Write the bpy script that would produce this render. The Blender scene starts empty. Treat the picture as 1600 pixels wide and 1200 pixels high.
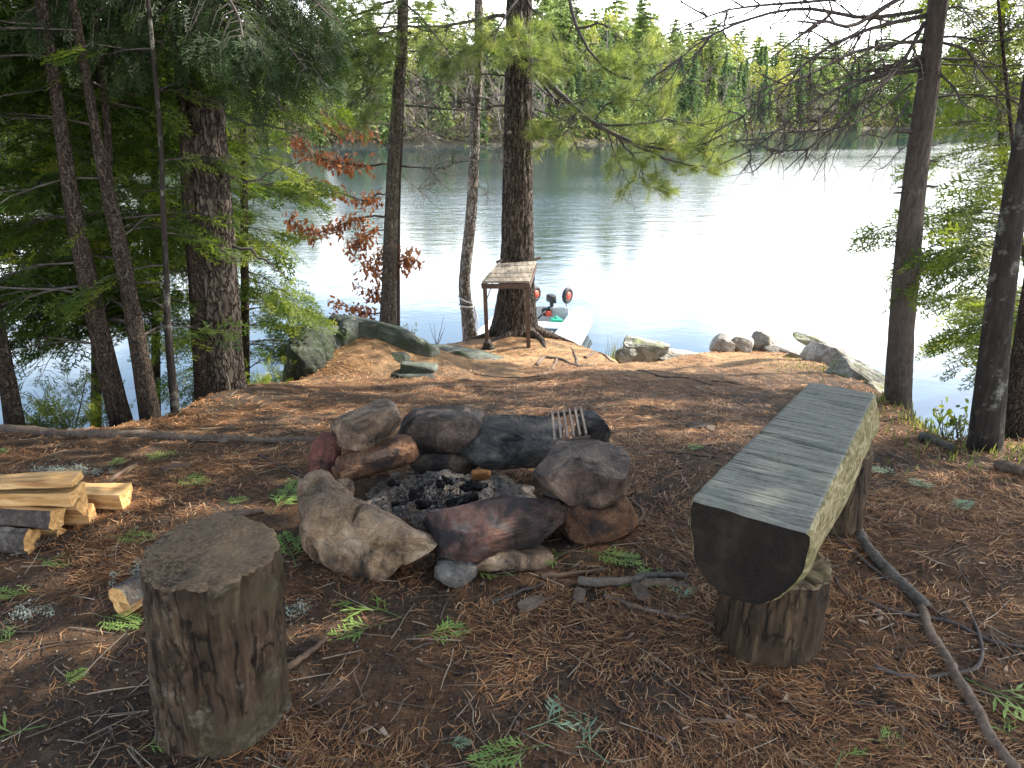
import bpy, bmesh, math, random
import numpy as np
from mathutils import Vector, Matrix

R = math.radians
SC = bpy.context.scene
COL = SC.collection

# ------------------------------------------------------------------ camera, sky, sun, exposure
CAM_H, PITCH, FPX = 1.5, R(19.4), 1200.0
cam_d = bpy.data.cameras.new("camera"); cam = bpy.data.objects.new("camera", cam_d); COL.objects.link(cam)
cam.location = (0, 0, CAM_H); cam.rotation_euler = (math.pi/2 - PITCH, 0, 0)
cam_d.sensor_width = 36; cam_d.lens = 36*FPX/1600; cam_d.clip_start = .05; cam_d.clip_end = 3000
SC.camera = cam

SUN_AZ, SUN_EL = R(66), R(43)          # azimuth clockwise from +Y
SUN = np.array([math.sin(SUN_AZ)*math.cos(SUN_EL), math.cos(SUN_AZ)*math.cos(SUN_EL), math.sin(SUN_EL)])
SKY_STRENGTH, SUN_STRENGTH, EXPOSURE = .15, 5.0, 1.4

SC.view_settings.view_transform = 'Standard'; SC.view_settings.look = 'None'
SC.view_settings.exposure = EXPOSURE; SC.view_settings.gamma = 1
SC.render.engine = 'CYCLES'
SC.cycles.use_denoising = True
SC.cycles.max_bounces = 8; SC.cycles.transparent_max_bounces = 8; SC.cycles.diffuse_bounces = 4
SC.cycles.sample_clamp_indirect = 6; SC.cycles.caustics_reflective = False; SC.cycles.caustics_refractive = False

world = bpy.data.worlds.new("World"); SC.world = world; world.use_nodes = True
nt = world.node_tree; nt.nodes.clear()
def wn(t, **k):
    n = nt.nodes.new(t)
    for a, b in k.items(): setattr(n, a, b)
    return n
sky = wn('ShaderNodeTexSky'); sky.sky_type = 'NISHITA'; sky.sun_disc = False
sky.sun_elevation = SUN_EL; sky.sun_rotation = SUN_AZ; sky.air_density = 1.0; sky.dust_density = 1.2
tc = wn('ShaderNodeTexCoord'); sep = wn('ShaderNodeSeparateXYZ'); nt.links.new(tc.outputs['Generated'], sep.inputs[0])
addz = wn('ShaderNodeMath', operation='ADD'); addz.inputs[1].default_value = .22; nt.links.new(sep.outputs[2], addz.inputs[0])
mxz = wn('ShaderNodeMath', operation='MAXIMUM'); mxz.inputs[1].default_value = .05; nt.links.new(addz.outputs[0], mxz.inputs[0])
dv = wn('ShaderNodeVectorMath', operation='SCALE'); inv = wn('ShaderNodeMath', operation='DIVIDE'); inv.inputs[0].default_value = 1
nt.links.new(mxz.outputs[0], inv.inputs[1]); nt.links.new(tc.outputs['Generated'], dv.inputs[0]); nt.links.new(inv.outputs[0], dv.inputs['Scale'])
cn = wn('ShaderNodeTexNoise'); cn.inputs['Scale'].default_value = 1.6; cn.inputs['Detail'].default_value = 8; cn.inputs['Roughness'].default_value = .6
nt.links.new(dv.outputs[0], cn.inputs['Vector'])
# more cloud towards the horizon: threshold falls with height
zr = wn('ShaderNodeMapRange'); zr.inputs['From Min'].default_value = .06; zr.inputs['From Max'].default_value = .30
zr.inputs['To Min'].default_value = .42; zr.inputs['To Max'].default_value = -.12; nt.links.new(sep.outputs[2], zr.inputs['Value'])
ad = wn('ShaderNodeMath', operation='ADD'); nt.links.new(cn.outputs['Fac'], ad.inputs[0]); nt.links.new(zr.outputs[0], ad.inputs[1])
xr = wn('ShaderNodeMapRange'); xr.inputs['From Min'].default_value = 0; xr.inputs['From Max'].default_value = .55
xr.inputs['To Min'].default_value = 0; xr.inputs['To Max'].default_value = .18; nt.links.new(sep.outputs[0], xr.inputs['Value'])
ad2 = wn('ShaderNodeMath', operation='ADD'); nt.links.new(ad.outputs[0], ad2.inputs[0]); nt.links.new(xr.outputs[0], ad2.inputs[1])
cr = wn('ShaderNodeMapRange'); cr.inputs['From Min'].default_value = .5; cr.inputs['From Max'].default_value = .74
nt.links.new(ad2.outputs[0], cr.inputs['Value'])
mixc = wn('ShaderNodeMix', data_type='RGBA'); nt.links.new(cr.outputs[0], mixc.inputs['Factor'])
hs = wn('ShaderNodeHueSaturation'); hs.inputs['Saturation'].default_value = .88; hs.inputs['Value'].default_value = 1.45; nt.links.new(sky.outputs[0], hs.inputs['Color'])
nt.links.new(hs.outputs[0], mixc.inputs[6]); mixc.inputs[7].default_value = (16.5, 16.6, 17.0, 1)
bg = wn('ShaderNodeBackground'); bg.inputs['Strength'].default_value = SKY_STRENGTH
nt.links.new(mixc.outputs[2], bg.inputs['Color'])
wo = wn('ShaderNodeOutputWorld'); nt.links.new(bg.outputs[0], wo.inputs[0])

sd = bpy.data.lights.new("sun", 'SUN'); sd.energy = SUN_STRENGTH; sd.angle = R(.53); sd.color = (1, .93, .82)
so = bpy.data.objects.new("sun", sd); COL.objects.link(so)
so.rotation_euler = Vector(SUN).to_track_quat('Z', 'Y').to_euler()

# ------------------------------------------------------------------ helpers
FW = np.array([0, math.cos(PITCH), -math.sin(PITCH)]); UP = np.array([0, math.sin(PITCH), math.cos(PITCH)])
O3 = np.array([0, 0, CAM_H])
def ray(px, py): return FW + np.array([(px-800)/FPX, 0, 0]) + UP*((600-py)/FPX)
def G(px, py, z=0.0):
    v = ray(px, py); return O3 + v*((z-CAM_H)/v[2])
def P(px, py, Y):
    v = ray(px, py); return O3 + v*(Y/v[1])
def XYp(px, Y, z):
    return np.array([(px-800)/FPX*(Y*math.cos(PITCH)+(CAM_H-z)*math.sin(PITCH)), Y, z])
def depth(p): return float(np.dot(np.asarray(p)-O3, FW))

def _hash(ix, iy, iz, seed):
    h = (ix.astype(np.int64)*374761393 + iy.astype(np.int64)*668265263 + iz.astype(np.int64)*2147483647 + seed*1442695041) & 0xFFFFFFFF
    h = ((h ^ (h >> 13))*1274126177) & 0xFFFFFFFF
    return ((h ^ (h >> 16)) & 0xFFFF)/65535.0
def vn(p, seed=0):
    p = np.asarray(p, float); f = np.floor(p); t = p-f; t = t*t*(3-2*t)
    ix, iy, iz = f[..., 0], f[..., 1], f[..., 2]; o = 0
    for a in (0, 1):
        for b in (0, 1):
            for c in (0, 1):
                w = (t[..., 0] if a else 1-t[..., 0])*(t[..., 1] if b else 1-t[..., 1])*(t[..., 2] if c else 1-t[..., 2])
                o = o + w*_hash(ix+a, iy+b, iz+c, seed)
    return o*2-1
def fbm(p, seed=0, oct=4, g=.5):
    p = np.asarray(p, float); s = 0; a = 1; n = 0
    for i in range(oct):
        s = s + a*vn(p*(2.03**i)+i*17.3, seed+i); n += a; a *= g
    return s/n
def sst(a, b, x):
    t = np.clip((x-a)/(b-a), 0, 1); return t*t*(3-2*t)

class MB:
    """collects quads / tris and a per-vertex random number into one mesh"""
    def __init__(s): s.v = []; s.q = []; s.t = []; s.r = []; s.n = 0; s.qm = []; s.tm = []
    def add(s, v, q=None, t=None, rnd=0.5, mat=0):
        v = np.asarray(v, float).reshape(-1, 3)
        if q is not None and len(q): q = np.asarray(q, np.int64); s.q.append(q+s.n); s.qm.append(np.full(len(q), mat))
        if t is not None and len(t): t = np.asarray(t, np.int64); s.t.append(t+s.n); s.tm.append(np.full(len(t), mat))
        s.v.append(v); s.r.append(np.broadcast_to(np.asarray(rnd, float), (len(v),))); s.n += len(v)
    def build(s, name, mats, parent=None, smooth=True, loc=None):
        V = np.concatenate(s.v) if s.v else np.zeros((0, 3))
        if loc is not None: V = V-np.asarray(loc)
        Q = np.concatenate(s.q) if s.q else np.zeros((0, 4), int); T = np.concatenate(s.t) if s.t else np.zeros((0, 3), int)
        me = bpy.data.meshes.new(name)
        me.vertices.add(len(V)); me.vertices.foreach_set('co', V.astype(np.float32).ravel())
        me.loops.add(Q.size+T.size); me.loops.foreach_set('vertex_index', np.concatenate([Q.ravel(), T.ravel()]).astype(np.int32))
        me.polygons.add(len(Q)+len(T))
        ls = np.concatenate([np.arange(len(Q))*4, Q.size+np.arange(len(T))*3]).astype(np.int32)
        me.polygons.foreach_set('loop_start', ls)
        mi = np.concatenate((s.qm+s.tm) or [np.zeros(0)]).astype(np.int32)
        me.polygons.foreach_set('material_index', mi)
        me.polygons.foreach_set('use_smooth', np.full(len(Q)+len(T), smooth))
        at = me.attributes.new('rnd', 'FLOAT', 'POINT'); at.data.foreach_set('value', np.concatenate(s.r).astype(np.float32))
        me.update(calc_edges=True); me.validate()
        for m in (mats if isinstance(mats, (list, tuple)) else [mats]): me.materials.append(m)
        o = bpy.data.objects.new(name, me); COL.objects.link(o)
        if loc is not None and parent is None: o.location = loc
        if parent is not None: o.parent = parent
        return o

def tag(o, label=None, cat=None, group=None, kind=None):
    if label: o['label'] = label
    if cat: o['category'] = cat
    if group: o['group'] = group
    if kind: o['kind'] = kind
    return o
def thing(name, loc, label, cat, group=None):
    o = bpy.data.objects.new(name, None); COL.objects.link(o); o.location = tuple(loc); o.empty_display_size = .1
    return tag(o, label, cat, group)
# geometry is authored in world space; parts are shifted into their thing's space by loc
def part(mb, name, mats, root, smooth=True):
    return mb.build(name, mats, parent=root, smooth=smooth, loc=np.array(root.location))

def frames(pts):
    pts = np.asarray(pts, float); n = len(pts)
    t = np.gradient(pts, axis=0); t /= np.linalg.norm(t, axis=1)[:, None]+1e-9
    a = np.array([1., 0, 0]) if abs(t[0][0]) < .8 else np.array([0, 1., 0])
    N = np.zeros_like(pts); u = np.cross(t[0], a); u /= np.linalg.norm(u)+1e-9
    for i in range(n):
        u = u-t[i]*np.dot(u, t[i]); u /= np.linalg.norm(u)+1e-9; N[i] = u
    return t, N, np.cross(t, N)
def tube(mb, pts, rad, n=6, mat=0, rnd=.5, cap=True):
    pts = np.asarray(pts, float); k = len(pts); rad = np.broadcast_to(np.asarray(rad, float), (k,))
    t, N, B = frames(pts); a = np.arange(n)*2*math.pi/n
    V = pts[:, None]+(N[:, None]*np.cos(a)[None, :, None]+B[:, None]*np.sin(a)[None, :, None])*rad[:, None, None]
    i = np.arange(k-1)[:, None]*n; j = np.arange(n)[None]; j2 = (j+1) % n
    Q = np.stack([i+j, i+j2, i+n+j2, i+n+j], -1).reshape(-1, 4)
    V = V.reshape(-1, 3); T = None
    if cap:
        V = np.concatenate([V, pts[:1], pts[-1:]]); b = k*n
        T = [[b, (x+1) % n, x] for x in range(n)]+[[b+1, (k-1)*n+x, (k-1)*n+(x+1) % n] for x in range(n)]
    mb.add(V, Q, T, rnd, mat)
def spline(pts, n):
    """catmull-rom through pts, n samples"""
    pts = np.asarray(pts, float)
    if len(pts) < 3:
        t = np.linspace(0, 1, n)[:, None]; return pts[0]*(1-t)+pts[-1]*t
    p = np.vstack([2*pts[0]-pts[1], pts, 2*pts[-1]-pts[-2]]); m = len(pts)-1
    o = []
    for s in np.linspace(0, m, n):
        i = min(int(s), m-1); t = s-i; a, b, c, d = p[i:i+4]
        o.append(.5*(2*b+(c-a)*t+(2*a-5*b+4*c-d)*t*t+(3*b-a-3*c+d)*t**3))
    return np.array(o)
def place(mb, proto, pos, X, Yv, sc, rnd, mat=0):
    """many copies of a leaf prototype: pos (n,3), X dir, Y side, normal by cross"""
    V, Q, T = proto[:3]; pos = np.asarray(pos, float); n = len(pos)
    if n == 0: return
    X = np.asarray(X, float); X = X/(np.linalg.norm(X, axis=1)[:, None]+1e-9)
    Yv = np.asarray(Yv, float); Yv = Yv-X*(X*Yv).sum(1)[:, None]; Yv /= np.linalg.norm(Yv, axis=1)[:, None]+1e-9
    Z = np.cross(X, Yv); s = np.broadcast_to(np.asarray(sc, float), (n,))[:, None, None]
    W = (V[None, :, 0:1]*X[:, None]+V[None, :, 1:2]*Yv[:, None]+V[None, :, 2:3]*Z[:, None])*s+pos[:, None]
    off = (np.arange(n)*len(V))[:, None, None]
    r = np.repeat(np.broadcast_to(rnd, (n,)), len(V))
    r = r + np.tile(proto[3] if len(proto) > 3 else 0, n)
    q = (Q[None]+off).reshape(-1, 4) if Q is not None and len(Q) else None
    t = (T[None]+off).reshape(-1, 3) if T is not None and len(T) else None
    mb.add(W.reshape(-1, 3), q, t, r, mat)

# ------------------------------------------------------------------ materials
class M:
    def __init__(s, name):
        s.m = bpy.data.materials.new(name); s.m.use_nodes = True; s.t = s.m.node_tree; s.t.nodes.clear()
        s.out = s.n('ShaderNodeOutputMaterial'); s.tc = s.n('ShaderNodeTexCoord')
        s.obj = s.tc.outputs['Object']
    def n(s, t, **k):
        x = s.t.nodes.new(t)
        for a, b in k.items(): setattr(x, a, b)
        return x
    def put(s, sock, v):
        if isinstance(v, bpy.types.NodeSocket): s.t.links.new(v, sock)
        elif isinstance(v, (tuple, list)) and len(v) == 3 and sock.type == 'RGBA': sock.default_value = (*v, 1)
        else: sock.default_value = v
    def world(s): return s.n('ShaderNodeNewGeometry').outputs['Position']
    def map(s, vec, scale=(1, 1, 1), loc=(0, 0, 0), rot=(0, 0, 0)):
        x = s.n('ShaderNodeMapping'); s.put(x.inputs[0], vec); x.inputs['Scale'].default_value = scale
        x.inputs['Location'].default_value = loc; x.inputs['Rotation'].default_value = rot; return x.outputs[0]
    def noise(s, vec, scale=5, detail=5, rough=.55, dist=0):
        x = s.n('ShaderNodeTexNoise'); s.put(x.inputs['Vector'], vec); x.inputs['Scale'].default_value = scale
        x.inputs['Detail'].default_value = detail; x.inputs['Roughness'].default_value = rough; x.inputs['Distortion'].default_value = dist
        return x.outputs['Fac']
    def vor(s, vec, scale=5, feature='F1', out='Distance'):
        x = s.n('ShaderNodeTexVoronoi', feature=feature); s.put(x.inputs['Vector'], vec); x.inputs['Scale'].default_value = scale; return x.outputs[out]
    def ramp(s, fac, stops, interp='LINEAR'):
        x = s.n('ShaderNodeValToRGB'); s.put(x.inputs[0], fac); e = x.color_ramp.elements; x.color_ramp.interpolation = interp
        while len(e) < len(stops): e.new(.5)
        for i, (p, c) in enumerate(stops):
            e[i].position = p; e[i].color = (*c, 1) if isinstance(c, (tuple, list)) else (c, c, c, 1)
        return x.outputs[0]
    def mix(s, f, a, b, mode='MIX'):
        x = s.n('ShaderNodeMix', data_type='RGBA', blend_type=mode); s.put(x.inputs[0], f); s.put(x.inputs[6], a); s.put(x.inputs[7], b); return x.outputs[2]
    def math(s, op, a, b=0.0):
        x = s.n('ShaderNodeMath', operation=op); s.put(x.inputs[0], a); s.put(x.inputs[1], b); return x.outputs[0]
    def rng(s, v, a, b, c, d):
        x = s.n('ShaderNodeMapRange'); s.put(x.inputs[0], v)
        for i, q in enumerate((a, b, c, d)): x.inputs[i+1].default_value = q
        return x.outputs[0]
    def attr(s, name='rnd'): return s.n('ShaderNodeAttribute', attribute_name=name).outputs['Fac']
    def bump(s, h, strength=.5, dist=.01, normal=None):
        x = s.n('ShaderNodeBump'); s.put(x.inputs['Height'], h); x.inputs['Strength'].default_value = strength; x.inputs['Distance'].default_value = dist
        if normal is not None: s.put(x.inputs['Normal'], normal)
        return x.outputs[0]
    def bsdf(s, col, rough=.8, normal=None, metal=0, spec=.3, **k):
        x = s.n('ShaderNodeBsdfPrincipled'); s.put(x.inputs['Base Color'], col); s.put(x.inputs['Roughness'], rough)
        x.inputs['Metallic'].default_value = metal; x.inputs['Specular IOR Level'].default_value = spec
        if normal is not None: s.put(x.inputs['Normal'], normal)
        for a, b in k.items(): s.put(x.inputs[a], b)
        return x.outputs[0]
    def fin(s, sh): s.t.links.new(sh, s.out.inputs[0]); return s.m

def mat_leaf(name, stops, trans=.4, rough=.55, tcol=(1.25, 1.3, .55)):
    a = M(name); c = a.ramp(a.attr(), stops)
    b = a.bsdf(c, rough, spec=.25)
    tr = a.n('ShaderNodeBsdfTranslucent'); a.put(tr.inputs[0], a.mix(1.0, c, tcol, 'MULTIPLY'))
    mx = a.n('ShaderNodeMixShader'); mx.inputs[0].default_value = trans
    a.t.links.new(b, mx.inputs[1]); a.t.links.new(tr.outputs[0], mx.inputs[2]); return a.fin(mx.outputs[0])
def mat_bark(name, dark, mid, light, zs=.16, scale=26, lichen=None, bump=.9, lich_amt=.6, crack=1.0):
    a = M(name); w = a.world(); v = a.map(w, (1, 1, zs))
    n1 = a.noise(v, scale, 8, .65, .6); n2 = a.noise(w, 2.3, 4); n3 = a.noise(w, 90, 3)
    c = a.ramp(n1, [(.30, dark), (.5, mid), (.72, light)])
    c = a.mix(a.rng(n2, .35, .7, 0, .45), c, a.mix(.5, mid, light))
    if lichen: c = a.mix(a.math('MULTIPLY', a.rng(a.noise(w, 7, 6, .7), lich_amt, lich_amt+.12, 0, .8), a.rng(n3, .3, .6, .3, 1)), c, lichen)
    dv_ = a.n('ShaderNodeVectorMath', operation='ADD'); a.put(dv_.inputs[0], a.map(w, (1, 1, zs))); nz = a.n('ShaderNodeTexNoise'); a.put(nz.inputs['Vector'], a.map(w, (1, 1, .6))); nz.inputs['Scale'].default_value = scale*.5
    sc2 = a.n('ShaderNodeVectorMath', operation='SCALE'); a.put(sc2.inputs[0], nz.outputs['Color']); sc2.inputs['Scale'].default_value = .09; a.put(dv_.inputs[1], sc2.outputs[0])
    ck = a.vor(dv_.outputs[0], scale*max(crack, .1), 'DISTANCE_TO_EDGE'); ck = a.rng(ck, .0, .16, 0 if crack else 1, 1)
    c = a.mix(ck, tuple(x*.35 for x in dark), c)
    c = a.mix(a.rng(a.noise(w, scale*3.2, 4, .7), .35, .7, 0, .35), c, light)
    nb = a.bump(n1, bump, .02); nb = a.bump(ck, 1.0, .022, nb); nb = a.bump(n3, .45, .005, nb)
    return a.fin(a.bsdf(c, .88, nb, spec=.2))
def mat_stone(name, c1, c2, c3, soot=0.0, sc=6, moss=None, seed=0, gloss=.7):
    sc = sc*1.9; a = M(name); o = a.map(a.obj, (1, 1, 1), (seed*3.1, seed*1.7, seed)); n1 = a.noise(o, sc, 8, .68, .5); n2 = a.noise(o, sc*.4, 4, .5); n3 = a.noise(o, sc*14, 4, .6)
    cr = a.rng(a.vor(a.map(o, (1, .55, 1.5)), sc*1.5, 'DISTANCE_TO_EDGE'), 0, .012, 0, 1)
    c = a.ramp(n1, [(.37, c1), (.5, c2), (.63, c3)])
    c = a.mix(a.rng(n2, .42, .6, 0, .8), c, tuple(x*.55 for x in c1))
    c = a.mix(a.rng(n3, .35, .75, 0, .4), c, a.mix(.5, c3, c2))
    c = a.mix(a.rng(n3, .6, .72, 0, .25), c, (.5, .46, .4))
    if soot > 0:
        c = a.mix(a.rng(a.noise(o, sc*.55, 6, .65, .8), .62-soot*.35, .74-soot*.3, 0, .93), c, (.012, .011, .012))
    if moss: c = a.mix(a.rng(a.noise(a.world(), 5, 6, .7), .5, .62, 0, .85), c, moss)
    h = a.math('ADD', n1, a.math('MULTIPLY', n3, .25))
    nb = a.bump(a.math('MULTIPLY', cr, .4), .6, .01, a.bump(h, .9, .03))
    c = a.mix(a.rng(cr, 0, 1, .8, 0), c, tuple(x*.2 for x in c1))
    return a.fin(a.bsdf(c, gloss, nb, spec=.35))
def mat_plain(name, col, rough=.6, metal=0, spec=.4, var=.25, scale=20):
    a = M(name); n = a.noise(a.obj, scale, 5)
    c = a.mix(a.rng(n, .3, .7, 0, 1), tuple(x*(1-var) for x in col), tuple(min(1, x*(1+var)) for x in col))
    return a.fin(a.bsdf(c, a.rng(n, .3, .7, max(0, rough-.08), rough+.08), a.bump(n, .15, .003), metal, spec))

# ground: soil, red needle drifts, moss
def mat_ground():
    a = M('forest_floor'); w = a.world()
    big = a.noise(w, 1.1, 5, .6, .4); mid = a.noise(w, 7, 6, .65); fine = a.noise(w, 60, 5, .7); grit = a.vor(w, 95)
    st = a.noise(a.map(w, (1, .22, 1), rot=(0, 0, .9)), 46, 6, .75, 2.5); st2 = a.noise(a.map(w, (.22, 1, 1), rot=(0, 0, .5)), 46, 6, .75, 2.5)
    soil = a.ramp(fine, [(.3, (.020, .015, .011)), (.5, (.050, .038, .028)), (.75, (.10, .078, .058))])
    need = a.ramp(a.mix(.5, st, st2), [(.34, (.034, .021, .013)), (.5, (.105, .056, .028)), (.62, (.21, .112, .053)), (.75, (.31, .19, .10))])
    f = a.rng(a.math('ADD', a.math('MULTIPLY', big, .7), a.math('MULTIPLY', mid, .5)), .54, .68, .12, .92)
    c = a.mix(f, soil, need)
    c = a.mix(a.rng(a.noise(w, 2.7, 4, .6), .66, .76, 0, .55), c, (.085, .10, .035))
    c = a.mix(a.rng(grit, .0, .16, .5, 0), c, (.20, .16, .12))
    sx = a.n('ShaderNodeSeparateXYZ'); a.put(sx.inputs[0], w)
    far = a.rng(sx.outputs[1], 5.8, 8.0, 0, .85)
    c = a.mix(a.math('MULTIPLY', far, a.rng(mid, .35, .6, .4, 1)), c, (.42, .26, .13))  # sunlight on the far slope painted in as a paler tint
    c = a.mix(a.rng(sx.outputs[2], -1.55, -1.72, 0, 1), c, (.05, .05, .035))
    h = a.math('ADD', fine, a.math('MULTIPLY', a.mix(.5, st, st2), .8))
    return a.fin(a.bsdf(c, .92, a.bump(h, .8, .012), spec=.15))
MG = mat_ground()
def mat_water():
    a = M('lake_water'); w = a.world()
    sx = a.n('ShaderNodeSeparateXYZ'); a.put(sx.inputs[0], w)
    r1 = a.noise(a.map(w, (1, 1.7, 1)), 2.6, 5, .6, .4); r2 = a.noise(a.map(w, (1, 2.2, 1), (3, 1, 0), (0, 0, .5)), .8, 4, .5); r3 = a.noise(w, 9, 3)
    h = a.math('ADD', a.math('ADD', r1, a.math('MULTIPLY', r2, 1.5)), a.math('MULTIPLY', r3, .2))
    wind = a.rng(a.noise(a.map(w, (.35, 1, 1)), .06, 4, .55), .4, .6, .5, 1.1)
    # sheltered calm under the far bank and in the near cove, ripple between
    near = a.rng(sx.outputs[1], 12, 34, .10, 1)
    line = a.math('SUBTRACT', sx.outputs[1], a.math('MULTIPLY', sx.outputs[0], .62))
    calm = a.rng(line, 56, 64, 1, .10)
    s = a.math('MULTIPLY', a.math('MULTIPLY', wind, near), calm)
    b = a.n('ShaderNodeBump'); a.put(b.inputs['Height'], h); a.put(b.inputs['Strength'], s); b.inputs['Distance'].default_value = .018
    return a.fin(a.bsdf((.022, .040, .046), .06, b.outputs[0], spec=.8, IOR=1.45))

# ------------------------------------------------------------------ terrain
LAKE = -1.8
def slope_hit(px, py):
    v = ray(px, py); k = v[2]/v[1]                # z = 1.5 + k Y ; plane z = -.2 (Y-3)
    Y = (.6-CAM_H)/(k+.2); return P(px, py, Y)[:2]
POLY = [(-30, -14), (-30, 5.2), (-12, 4.9), (-6, 4.6)] + [tuple(slope_hit(*q)) for q in [(0, 674), (180, 670), (300, 640), (390, 612), (455, 594)]] + \
       [(-1.75, 7.0), (-1.5, 7.9), (-1.0, 8.9), (-.3, 9.4), (.7, 9.3), (1.0, 8.3)] + \
       [tuple(slope_hit(*q)) for q in [(960, 566), (1020, 563), (1100, 553), (1180, 546), (1262, 556), (1345, 602), (1388, 643), (1470, 686)]] + \
       [(3.2, 3.75), (6, 4.1), (12, 4.5), (30, 5), (30, -14)]
PA = np.array(POLY, float)
def sdist(x, y):
    """signed distance to the plateau edge, positive outside"""
    x = np.asarray(x, float); y = np.asarray(y, float); d = np.full(x.shape, 1e9); ins = np.zeros(x.shape, bool)
    for i in range(len(PA)):
        ax, ay = PA[i]; bx, by = PA[(i+1) % len(PA)]; ex, ey = bx-ax, by-ay
        t = np.clip(((x-ax)*ex+(y-ay)*ey)/(ex*ex+ey*ey), 0, 1)
        d = np.minimum(d, np.hypot(x-ax-t*ex, y-ay-t*ey))
        c = ((ay > y) != (by > y)) & (x < (bx-ax)*(y-ay)/(by-ay+1e-12)+ax); ins ^= c
    return np.where(ins, -d, d)
def H(x, y):
    x = np.asarray(x, float); y = np.asarray(y, float)
    yy = y-3.0; sl = np.where(yy < -.6, 0, np.where(yy < .6, (yy+.6)**2/2.4, yy))
    z = -.2*sl
    p = np.stack([x, y, np.zeros_like(x)], -1)
    m = sst(2.2, 5, y)
    z = z + fbm(p*1.1, 3, 3)*(.02+.05*m) + fbm(p*4.5, 9, 3)*.016
    z = z + .17*np.exp(-((x-.05)**2/.5+(y-9.0)**2/.35)) + .20*np.exp(-((x+1.45)**2/.24+(y-7.30)**2/.40)) + .10*np.exp(-((x+.95)**2/.3+(y-7.6)**2/.3))
    z = z + .06*np.exp(-((x+2.1)**2/.2+(y-5.15)**2/.2)) + .05*np.exp(-((x-2.55)**2/.15+(y-4.7)**2/.15))
    z = z - .05*np.exp(-((x+.2)**2/.14+(y-2.85)**2/.09))
    d = sdist(x, y)
    d2 = np.maximum(d+.06, 0)
    fall = .9*d2*sst(0, .5, d2)*1.0 + .1*d2
    return np.maximum(z-fall, -4.2)
def hit(px, py):
    v = ray(px, py)
    ts = np.linspace(1.2, 16, 3000); q = O3+v*ts[:, None]; g = H(q[:, 0], q[:, 1]); i = np.argmax(q[:, 2] < g)
    return q[i]

def axis(parts): return np.concatenate([np.arange(a, b, s) for a, b, s in parts])
gx = axis([(-600, -60, 60), (-60, -14, 4), (-14, -6, .3), (-6, -3, .06), (-3, 3, .025), (3, 6, .05), (6, 14, .3), (14, 60, 4), (60, 640, 60)])
gy = axis([(-60, -14, 6), (-14, 1, .35), (1, 5, .025), (5, 10, .04), (10, 16, .3), (16, 60, 4), (60, 620, 40)])
XX, YY = np.meshgrid(gx, gy); ZZ = H(XX, YY)
fn = np.stack([XX, YY, 0*XX], -1); near = (np.abs(XX) < 6) & (YY > 1) & (YY < 10)
ZZ = ZZ + np.where(near, fbm(fn*22, 21, 3)*.006+np.maximum(fbm(fn*55, 31, 2), 0)*.006, 0)
mb = MB(); nx, ny = len(gx), len(gy); i = np.arange(ny-1)[:, None]*nx; j = np.arange(nx-1)[None]
mb.add(np.stack([XX, YY, ZZ], -1).reshape(-1, 3), np.stack([i+j, i+j+1, i+nx+j+1, i+nx+j], -1).reshape(-1, 4))
tag(mb.build('ground', MG), kind='structure')
mb = MB(); mb.add([(-600, -30, LAKE), (640, -30, LAKE), (640, 620, LAKE), (-600, 620, LAKE)], [(0, 1, 2, 3)])
tag(mb.build('lake', mat_water()), kind='structure')

# far bank
def shore_pt(px, py): return G(px, py, LAKE)[:2]
SH = [(-150, 50), (-95, 62)] + [tuple(shore_pt(*q)) for q in [(200, 234), (450, 230), (700, 228), (860, 226), (1000, 222), (1110, 216), (1190, 205), (1300, 202), (1450, 200), (1650, 199)]] + [(190, 190), (300, 190)]
SHs = spline([(a, b, 0) for a, b in SH], 420)[:, :2]
seg = np.r_[0, np.cumsum(np.hypot(*np.diff(SHs, axis=0).T))]
def shore_at(s):
    p = np.array([np.interp(s, seg, SHs[:, 0]), np.interp(s, seg, SHs[:, 1])])
    q = np.array([np.interp(s+3, seg, SHs[:, 0]), np.interp(s+3, seg, SHs[:, 1])])
    t = (q-p)/(np.linalg.norm(q-p)+1e-9); return p, np.array([-t[1], t[0]])
TT = np.array([-6, 0, .6, 2, 5, 10, 20, 40, 80, 140]); TZ = np.array([-1.9, -.05, .35, .8, 1.2, 1.9, 3.2, 5.6, 9, 12.])
def hillz(t, s): return LAKE+np.interp(t, TT, TZ)+ (1+.2*t)*.16*math.sin(s*.13+t*.2)*(t > 1)
mb = MB(); ss = np.linspace(0, seg[-1]-4, 260); V = []
for s in ss:
    p, n = shore_at(s); n = n*.4+np.array([0.15, 1])*.6; n /= np.linalg.norm(n)
    for t in TT:
        q = p+n*t; V.append((q[0], q[1], hillz(t, s)+random.Random(int(s*7+t)).uniform(-.12, .12)))
k = len(TT); i = np.arange(len(ss)-1)[:, None]*k; j = np.arange(k-1)[None]
mb.add(V, np.stack([i+j, i+k+j, i+k+j+1, i+j+1], -1).reshape(-1, 4))
a = M('far_bank_litter'); w = a.world(); n = a.noise(w, .8, 6, .7)
mh = a.fin(a.bsdf(a.ramp(n, [(.3, (.03, .035, .018)), (.5, (.085, .07, .045)), (.7, (.06, .08, .025))]), .95, a.bump(n, .6, .3)))
tag(mb.build('hills', mh), kind='structure')

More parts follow.
